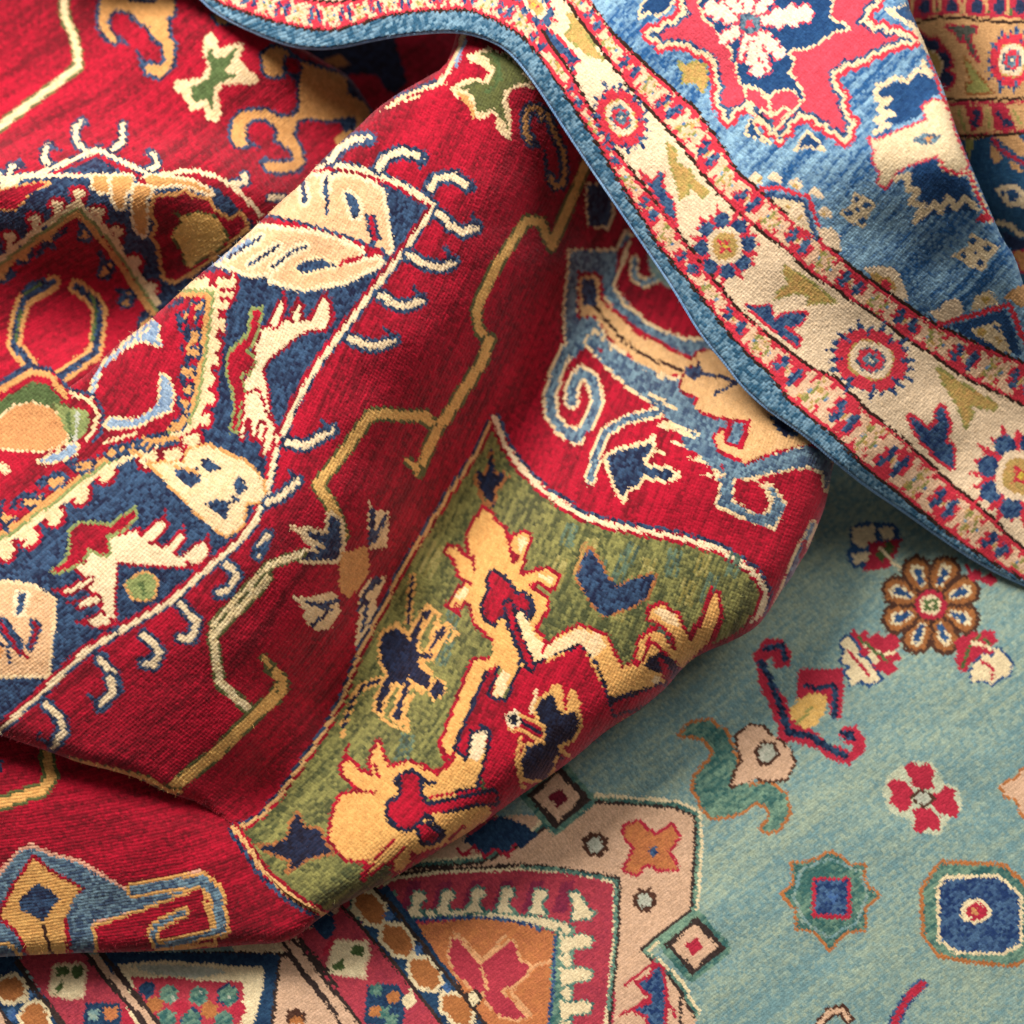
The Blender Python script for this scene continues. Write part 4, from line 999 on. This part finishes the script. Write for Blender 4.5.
# =====================================================================
# 4.  OUTLINES, FOLDS AND HEIGHTS
# =====================================================================
T(0,0,1)
def arr(s): return pts(s)
E_ROLL_L=arr(smooth('470,10 458,28 452,50 445,67 420,81 397,94 375,110 360,125 335,147 315,167 300,185 282,200 270,212 245,236 225,254 195,278 175,297 160,311 140,328 125,338 107,354 95,367 80,380 66,389',1))
R_ROLL_L=np.interp(np.arange(len(E_ROLL_L)),[0,len(E_ROLL_L)*.8,len(E_ROLL_L)-1],[28,24,3])
E_ROLL_B=arr(smooth('-90,712 -40,726 0,735 20,742 50,752 83,764 110,770 140,779 160,790 180,797 200,803 216,814 232,826',1))
R_ROLL_B=np.interp(np.arange(len(E_ROLL_B)),[0,len(E_ROLL_B)*.75,len(E_ROLL_B)-1],[22,16,2])
E_ROLL_R=arr(smooth('850,400 845,425 838,450 832,470 829,490 824,510 817,527 808,550 800,562 790,580 782,590 770,610 757,627 735,640 700,654 684,666 667,687 652,700 637,712 615,725 597,738 582,752 556,772 525,792 505,807 480,825 456,840 435,853 412,867 393,878 375,887 350,900 325,914',1))
R_ROLL_R=np.interp(np.arange(len(E_ROLL_R)),[0,len(E_ROLL_R)*.3,len(E_ROLL_R)*.6,len(E_ROLL_R)-1],[30,40,40,26])
E_FLAP=arr(smooth('330,911 312,924 300,934 287,941 270,944 254,944 200,949 134,952 67,953 0,957 -95,962',1))
R_FLAP=np.full(len(E_FLAP),18.)
E_BACK=arr(smooth('215,-20 250,15 270,32 285,42 300,47 312,54 325,62 345,73 356,85 368,104 385,125',1))
R_BACK=np.full(len(E_BACK),14.)
P_ROLL=np.vstack([[[560,-60]],E_ROLL_L,arr('40,384 0,390 -95,400'),E_ROLL_B,arr('245,842 260,867 285,892 305,905'),E_ROLL_R[::-1],arr('900,330 900,100')])
P_BACK=np.vstack([arr('-150,-150 120,-150'),E_BACK,arr('345,170 255,265 170,345 100,410 60,430 -95,440')])
P_FLAP=np.vstack([arr('-95,690 190,775 222,812 237,822 250,840 265,863 291,888 309,901'),E_FLAP])
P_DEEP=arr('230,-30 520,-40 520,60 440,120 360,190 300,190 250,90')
K0=smooth(K0,1);K1s=smooth(K1,1)
E_BL=arr(K0);R_BL=np.full(len(E_BL),3.)
E_RIDGE=arr(smooth('850,-190 880,-120 896,-70 903,-30 908,5 918,27 928,52 943,87 953,120 965,152 975,175 993,217 1003,240 1015,256 1024,287 1042,330 1075,380 1110,430',1))
R_RIDGE=np.full(len(E_RIDGE),16.)
P_BPILE=np.vstack([arr(K1s),E_RIDGE[::-1]])
P_BSELV=np.vstack([arr(K0),arr(K1s)[::-1]])
P_TAN=arr('820,-190 1150,-190 1150,370 1040,370 960,280')
P_TEAL=arr('-190,-190 1214,-190 1214,1214 -190,1214')
H_ROLL=coarse(tps([
 (470,20,150),(455,60,152),(400,120,146),(340,190,142),(270,250,138),(200,320,128),(130,380,112),(70,420,92),(0,440,72),(-90,450,62),
 (520,100,142),(450,170,144),(400,250,142),(330,330,134),(250,410,128),(170,480,120),(90,540,112),(0,600,106),(-90,650,100),
 (500,160,134),(470,235,132),(405,335,128),(350,420,124),(320,510,118),(265,600,112),(170,680,106),(550,200,84),(520,270,88),(455,375,82),(405,445,78),(375,530,74),(320,625,72),(240,735,74),(595,220,40),(560,300,42),(505,395,38),(455,455,34),(415,535,30),(365,615,30),(300,720,38),(80,740,92),(0,735,96),(-90,715,98),
 (640,230,4),(590,300,14),(530,400,14),(485,460,10),(435,535,8),(390,610,8),(330,710,12),(275,790,24),(235,826,36),
 (700,290,4),(670,320,6),(640,290,4),(700,350,20),(650,400,58),(590,450,56),(540,530,54),(480,600,52),(430,690,50),(375,770,50),(320,850,52),(290,895,48),
 (800,380,88),(750,440,92),(700,500,94),(650,560,94),(590,620,92),(540,690,88),(470,760,80),(400,830,72),(340,885,62),
 (860,420,86),(840,500,82),(790,580,80),(740,640,78),(680,680,74),(600,750,70),(500,820,64),(400,890,58),(325,914,54)]))
H_BACK=coarse(tps([(-90,-90,40),(0,0,52),(100,0,62),(200,0,84),(250,20,90),(60,80,62),(0,100,66),(150,80,78),(230,80,86),(300,70,72),(350,100,54),(370,120,44),
 (0,140,84),(80,135,88),(160,140,92),(230,130,74),(300,140,54),(340,160,40),
 (-90,175,122),(0,172,124),(80,170,126),(160,170,126),(220,178,112),(270,190,84),(300,200,60),
 (0,210,114),(100,205,118),(190,205,112),(230,225,88),(-90,260,74),(0,270,64),(100,260,66),(170,270,58),(0,330,36),(80,320,34),(130,310,34),(0,380,40),(70,385,60),(-90,390,62),(100,420,40),(0,430,40),(200,330,40)]))
H_FLAP=coarse(tps([(-90,700,58),(0,740,62),(80,765,60),(150,785,52),(215,805,38),(237,826,36),(300,890,45),(0,790,66),(100,810,62),(180,830,52),(-90,800,66),
 (0,850,58),(100,860,56),(200,875,48),(252,855,39),(285,892,43),(300,903,46),(0,910,44),(100,915,42),(200,920,38),(-90,950,34),(0,957,32),(130,952,30),(254,944,32),(325,914,50)]))
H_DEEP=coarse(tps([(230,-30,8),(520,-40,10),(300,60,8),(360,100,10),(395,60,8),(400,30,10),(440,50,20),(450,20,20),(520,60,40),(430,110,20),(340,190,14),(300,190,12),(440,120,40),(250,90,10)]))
H_BLUE=coarse(tps([(60,-55,120),(200,-10,112),(213,10,110),(265,37,112),(312,48,116),(375,39,132),(420,32,152),(455,31,163),(487,38,165),(521,62,160),(560,120,150),(600,180,140),(650,254,130),(697,327,122),(742,385,114),(784,420,108),(815,443,104),(840,465,98),
 (868,487,72),(900,508,46),(942,538,26),(983,565,14),(1024,584,9),(1100,617,8),
 (300,0,124),(400,0,144),(480,-10,164),(540,30,166),(590,90,164),(640,160,156),(690,230,148),(740,290,136),(790,340,124),(840,380,110),(890,430,84),(940,470,50),(990,510,40),(1040,550,22),
 (560,-50,168),(640,20,172),(700,90,166),(740,160,170),(800,210,172),(860,270,146),(920,320,112),(980,370,80),(1040,420,52),(1100,500,35),(960,430,62),(1030,490,34),
 (700,-60,186),(780,0,192),(800,90,192),(850,160,196),(900,230,164),(960,300,126),(1020,350,90),(1100,430,60),
 (880,-60,206),(890,20,208),(910,100,208),(940,170,206),(975,230,166),(1000,280,140),(1040,340,104)]))
H_TAN=coarse(tps([(860,-95,70),(1120,-95,120),(920,0,84),(980,0,112),(1040,0,118),(940,60,80),(1000,60,110),(1060,60,116),(960,130,74),(1000,130,90),(1060,130,110),(985,180,60),(1024,200,80),(1000,240,44),(1060,260,60),(1060,330,40),(1120,400,10),(1040,400,8),(960,300,20)]))
H_TEAL=coarse(lambda X,Y: 1.5*np.sin(X/140.+Y/200.)+1.2*np.sin(X/90.-Y/120.+1),hs=1.,rip=1.6,sd=9)
TH_ROLL=threads([(480,100,118),(420,250,120),(560,300,113),(300,400,116),(250,560,128),(180,700,140),(50,500,150),(0,650,150),(450,420,118),(350,620,122),(280,780,128),(330,860,150),(600,560,105),(700,600,100),(560,720,112),(760,420,103),(100,300,125),(200,300,115),(0,450,150),(420,820,130)],3.5,3.1)
TH_BACK=threads([(0,0,140),(150,60,128),(300,100,140),(100,150,160),(80,220,150),(200,240,150),(60,330,150),(0,120,150)],3.3,3.0)
TH_FLAP=threads([(0,800,172),(150,820,168),(250,860,150),(0,900,175),(150,930,175),(300,900,150)],3.5,3.1)
TH_BLUE=threads([(700,150,125),(850,100,130),(950,200,122),(600,80,125),(500,30,160),(300,20,180),(740,300,128),(850,400,125),(1000,500,128),(1000,350,128)],3.2,3.0)
TH_TAN=threads([(950,50,95),(1000,130,92),(1000,250,70)],3.,2.8)
TH_TEAL=threads([(700,700,142),(950,950,143),(500,950,140),(200,1000,145),(900,550,142)],3.3,3.0)
# =====================================================================
# 5.  MATERIALS
# =====================================================================
def wool(name,fuzz=.25,tint=(1,.93,.9,1),bump=.35,scale=1.):
    m=bpy.data.materials.new(name);m.use_nodes=True;nt=m.node_tree;N=nt.nodes;Lk=nt.links
    b=N['Principled BSDF'];b.inputs['Roughness'].default_value=.85
    b.inputs['Specular IOR Level'].default_value=.18
    b.inputs['Sheen Weight'].default_value=fuzz;b.inputs['Sheen Roughness'].default_value=.45
    b.inputs['Sheen Tint'].default_value=tint
    a=N.new('ShaderNodeAttribute');a.attribute_name='dye'
    tc=N.new('ShaderNodeTexCoord')
    n1=N.new('ShaderNodeTexNoise');n1.inputs['Scale'].default_value=900*scale;n1.inputs['Detail'].default_value=3
    n2=N.new('ShaderNodeTexNoise');n2.inputs['Scale'].default_value=260*scale;n2.inputs['Detail'].default_value=4
    Lk.new(tc.outputs['Object'],n1.inputs['Vector']);Lk.new(tc.outputs['Object'],n2.inputs['Vector'])
    mr=N.new('ShaderNodeMapRange');mr.inputs['From Min'].default_value=.3;mr.inputs['From Max'].default_value=.7
    mr.inputs['To Min'].default_value=.78;mr.inputs['To Max'].default_value=1.2
    Lk.new(n1.outputs['Fac'],mr.inputs['Value'])
    mx=N.new('ShaderNodeVectorMath');mx.operation='SCALE';Lk.new(a.outputs['Color'],mx.inputs[0]);Lk.new(mr.outputs[0],mx.inputs['Scale'])
    Lk.new(mx.outputs[0],b.inputs['Base Color'])
    ad=N.new('ShaderNodeMath');ad.operation='ADD';Lk.new(n1.outputs['Fac'],ad.inputs[0]);Lk.new(n2.outputs['Fac'],ad.inputs[1])
    bp=N.new('ShaderNodeBump');bp.inputs['Strength'].default_value=bump;bp.inputs['Distance'].default_value=.0012
    Lk.new(ad.outputs[0],bp.inputs['Height']);Lk.new(bp.outputs[0],b.inputs['Normal'])
    return m
def weave(name,c1,c2):
    m=bpy.data.materials.new(name);m.use_nodes=True;nt=m.node_tree;N=nt.nodes;Lk=nt.links
    b=N['Principled BSDF'];b.inputs['Roughness'].default_value=.9
    tc=N.new('ShaderNodeTexCoord');w=N.new('ShaderNodeTexWave');w.inputs['Scale'].default_value=120;w.inputs['Distortion'].default_value=2
    r=N.new('ShaderNodeMix');r.data_type='RGBA';r.inputs[6].default_value=(*c1,1);r.inputs[7].default_value=(*c2,1)
    Lk.new(tc.outputs['Object'],w.inputs['Vector']);Lk.new(w.outputs['Fac'],r.inputs[0]);Lk.new(r.outputs[2],b.inputs['Base Color'])
    bp=N.new('ShaderNodeBump');bp.inputs['Distance'].default_value=.001;Lk.new(w.outputs['Fac'],bp.inputs['Height']);Lk.new(bp.outputs[0],b.inputs['Normal'])
    return m
M_WOOL=wool('red_wool_pile',SH_R,(1,.5,.55,1));M_WOOLB=wool('blue_wool_pile',SH_B);M_WOOLT=wool('teal_wool_pile',SH_T)
M_BACK=weave('cotton_backing',(.42,.28,.2),(.3,.12,.1));M_BACKB=weave('blue_cotton_backing',(.3,.33,.38),(.12,.2,.32))
def thing(name,label):
    o=bpy.data.objects.new(name,None);bpy.context.scene.collection.objects.link(o)
    o['label']=label;o['category']='carpet';o['kind']='thing';o.empty_display_size=.1
    return o
C=bpy.context.scene
# ---- teal carpet
t=thing('teal_carpet','pale teal carpet with scattered flower sprigs, lying flat underneath the red one')
g=Geo();sheet(g,'teal',P_TEAL,H_TEAL,[],TH_TEAL,step=1.1,amp=.8,tuck=False);g.build('pile',M_WOOLT,t)
g=Geo();sheet(g,'teal',P_TEAL,H_TEAL,[],TH_TEAL,step=12,flat=np.array([.3,.3,.3]),lift=-.009,tuck=False);g.build('backing',M_BACK,t)
# ---- red carpet
r=thing('red_carpet','deep red carpet rolled in thick folds, with navy medallion and green corner panel')
g=Geo()
sheet(g,'roll',P_ROLL,H_ROLL,[(E_ROLL_L,R_ROLL_L),(E_ROLL_B,R_ROLL_B),(E_ROLL_R,R_ROLL_R)],TH_ROLL)
sheet(g,'back',P_BACK,H_BACK,[(E_BACK,R_BACK)],TH_BACK)
sheet(g,'flap',P_FLAP,H_FLAP,[(E_FLAP,R_FLAP)],TH_FLAP)
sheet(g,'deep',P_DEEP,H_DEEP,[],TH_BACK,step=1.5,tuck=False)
g.build('pile',M_WOOL,r)
g=Geo();fl=np.array([.3,.2,.2])
sheet(g,'roll',P_ROLL,H_ROLL,[],TH_ROLL,step=8,flat=fl,lift=-.010,inset=48,tuck=False)
sheet(g,'back',P_BACK,H_BACK,[],TH_BACK,step=8,flat=fl,lift=-.010,inset=26,tuck=False)
g.build('backing',M_BACK,r)
# ---- blue carpet
b=thing('blue_carpet','blue carpet with a cream flowered border and coral medallion, draped over the red folds')
g=Geo();sheet(g,'blue',P_BPILE,H_BLUE,[(E_RIDGE[E_RIDGE[:,1]<345],R_RIDGE[E_RIDGE[:,1]<345])],TH_BLUE,amp=.75)
sheet(g,'tan',P_TAN,H_TAN,[],TH_TAN,amp=.75,tuck=False);g.build('pile',M_WOOLB,b)
TH_SELV=threads([(700,150,125),(600,80,125),(500,30,160),(300,20,180),(740,300,128),(850,400,125),(1000,500,128)],3.7,3.3)
g=Geo();sheet(g,'blue',P_BSELV,H_BLUE,[(E_BL,R_BL)],TH_SELV,amp=1.0,tuck=True);g.build('selvedge',M_WOOLB,b)
g=Geo();sheet(g,'blue',np.vstack([arr(K0),E_RIDGE[::-1]]),H_BLUE,[],TH_BLUE,step=6,flat=fl,lift=-.009,inset=8,tuck=False);g.build('backing',M_BACKB,b)
def fuzz(name,parent,mat,items):
    g=Geo()
    for layer,poly,hf,rolls,TH,n_all,n_edge in items:
        poly=np.array(poly,float);xs=RNG.uniform(max(-20,poly[:,0].min()),min(1044,poly[:,0].max()),n_all);ys=RNG.uniform(max(-20,poly[:,1].min()),min(1044,poly[:,1].max()),n_all)
        for a,R in rolls:
            s_=RNG.rand(n_edge)*(len(a)-1);i_=s_.astype(int);f_=(s_-i_)[:,None];q=a[i_]*(1-f_)+a[i_+1]*f_+RNG.uniform(-5,5,(n_edge,2))
            xs=np.concatenate([xs,q[:,0]]);ys=np.concatenate([ys,q[:,1]])
        ok=signed(xs,ys,poly)[0]>.6;xs,ys=xs[ok],ys[ok]
        z=roundoff(xs,ys,hf(xs,ys)*.001,rolls);c,_=knots(layer,xs,ys,TH);n=len(xs)
        p=at(xs,ys,z+.0004);d=RNG.normal(0,1,(n,3));d[:,2]=np.abs(d[:,2])*.8+.2;d/=np.linalg.norm(d,axis=1,keepdims=True)
        b=RNG.normal(0,1,(n,3));b/=np.linalg.norm(b,axis=1,keepdims=True);L_=RNG.uniform(.0012,.0046,(n,1))
        wv=np.cross(d,RNG.normal(0,1,(n,3)));wv/=np.linalg.norm(wv,axis=1,keepdims=True);wv*=.00015
        V=[]
        for k in range(4):
            t=k/3.;c_=p+d*L_*t+b*L_*.45*t*t;V+=[c_-wv*(1-.6*t),c_+wv*(1-.6*t)]
        V=np.stack(V,1);i0=np.arange(n)[:,None]*8
        F=np.concatenate([i0+np.array([[2*k,2*k+1,2*k+3,2*k+2]]) for k in range(3)])
        g.add(V,F,np.repeat(np.clip(c*1.25+.02,0,1),8,axis=0))
    o=g.build(name,mat,parent);o['kind']='stuff';return o
fuzz('loose_fibres',r,M_WOOL,[('roll',P_ROLL,H_ROLL,[(E_ROLL_L,R_ROLL_L),(E_ROLL_B,R_ROLL_B),(E_ROLL_R,R_ROLL_R)],TH_ROLL,22000,2600),('back',P_BACK,H_BACK,[(E_BACK,R_BACK)],TH_BACK,4500,300),('flap',P_FLAP,H_FLAP,[(E_FLAP,R_FLAP)],TH_FLAP,3600,1200)])
fuzz('loose_fibres',b,M_WOOLB,[('blue',P_BPILE,H_BLUE,[(E_RIDGE,R_RIDGE)],TH_BLUE,9000,500),('blue',P_BSELV,H_BLUE,[(E_BL,R_BL)],TH_BLUE,3000,3000)])
fuzz('loose_fibres',t,M_WOOLT,[('teal',P_TEAL,H_TEAL,[],TH_TEAL,9000,0)])
# edge cord: overcast threads wound along the rim
g=Geo();a=arr(K0);cum=np.concatenate([[0],np.cumsum(np.linalg.norm(np.diff(a,axis=0),axis=1))])
s=np.arange(0,cum[-1],.8);bx=np.interp(s,cum,a[:,0]);by=np.interp(s,cum,a[:,1]);k_=np.ones(15)/15
bx=np.convolve(np.pad(bx,7,'edge'),k_,'valid');by=np.convolve(np.pad(by,7,'edge'),k_,'valid')
pz=H_BLUE(bx,by)*.001-.0042;Pc=at(bx,by,pz);tn=np.gradient(Pc,axis=0);tn/=np.linalg.norm(tn,axis=1,keepdims=True)
up=np.array([0,0,1.]);sd_=np.cross(tn,up);sd_/=np.linalg.norm(sd_,axis=1,keepdims=True);up_=np.cross(sd_,tn)
nr=10;V=[];Cc=[]
for k in range(nr+1):
    ph=2*math.pi*k/nr;rr=.0021*(1+.10*np.sin(s*2.2+ph))+.0002*(vn(s*.7,s*0+k)-.5)
    V.append(Pc+(sd_*math.cos(ph)+up_*math.sin(ph))*rr[:,None])
    f_=(.35*vn(s/3.,s*0+k*.5)+.35*vn(s/40.,s*0)+.3*(np.sin(s*2.2+ph)>0))[:,None]
    Cc.append(srgb('5484b8')*(1-f_)+srgb('9cc0e0')*f_)
V=np.array(V);Cc=np.array(Cc);n=len(s);A_=(np.arange(nr)[:,None]*n+np.arange(n-1)[None]).ravel()
g.add(V,np.stack([A_,A_+1,A_+n+1,A_+n],1),Cc);g.build('edge_cord',M_WOOLB,b)
# =====================================================================
# 6.  CAMERA AND LIGHT
# =====================================================================
cd=bpy.data.cameras.new('camera');cam=bpy.data.objects.new('camera',cd);C.collection.objects.link(cam)
cd.lens=LENS;cd.sensor_width=36;cd.clip_end=20;cd.clip_start=.05
cam.matrix_world=Matrix(((1,0,0,CN[0]),(0,UPV[1],-FWD[1],CN[1]),(0,UPV[2],-FWD[2],CN[2]),(0,0,0,1)))
cd.dof.use_dof=True;cd.dof.focus_distance=DIST-.075;cd.dof.aperture_fstop=FSTOP
C.camera=cam
def area(name,loc,size,e,colr,tgt=(0,0,.05),sy=None):
    l=bpy.data.lights.new(name,'AREA');l.shape='RECTANGLE';l.size=size;l.size_y=sy or size;l.energy=e;l.color=colr
    o=bpy.data.objects.new(name,l);C.collection.objects.link(o);o.location=loc
    o.rotation_euler=(Vector(tgt)-Vector(loc)).to_track_quat('-Z','Y').to_euler();return o
for A in LIGHTS: area(*A)
w=bpy.data.worlds.new('World');C.world=w;w.use_nodes=True
w.node_tree.nodes['Background'].inputs[0].default_value=WCOL;w.node_tree.nodes['Background'].inputs[1].default_value=WSTR
C.view_settings.view_transform='Standard';C.view_settings.look='None';C.view_settings.exposure=0;C.view_settings.gamma=1
C.render.engine='CYCLES';C.cycles.max_bounces=5;C.cycles.diffuse_bounces=3
print('built in',round(time.time()-T0,1))
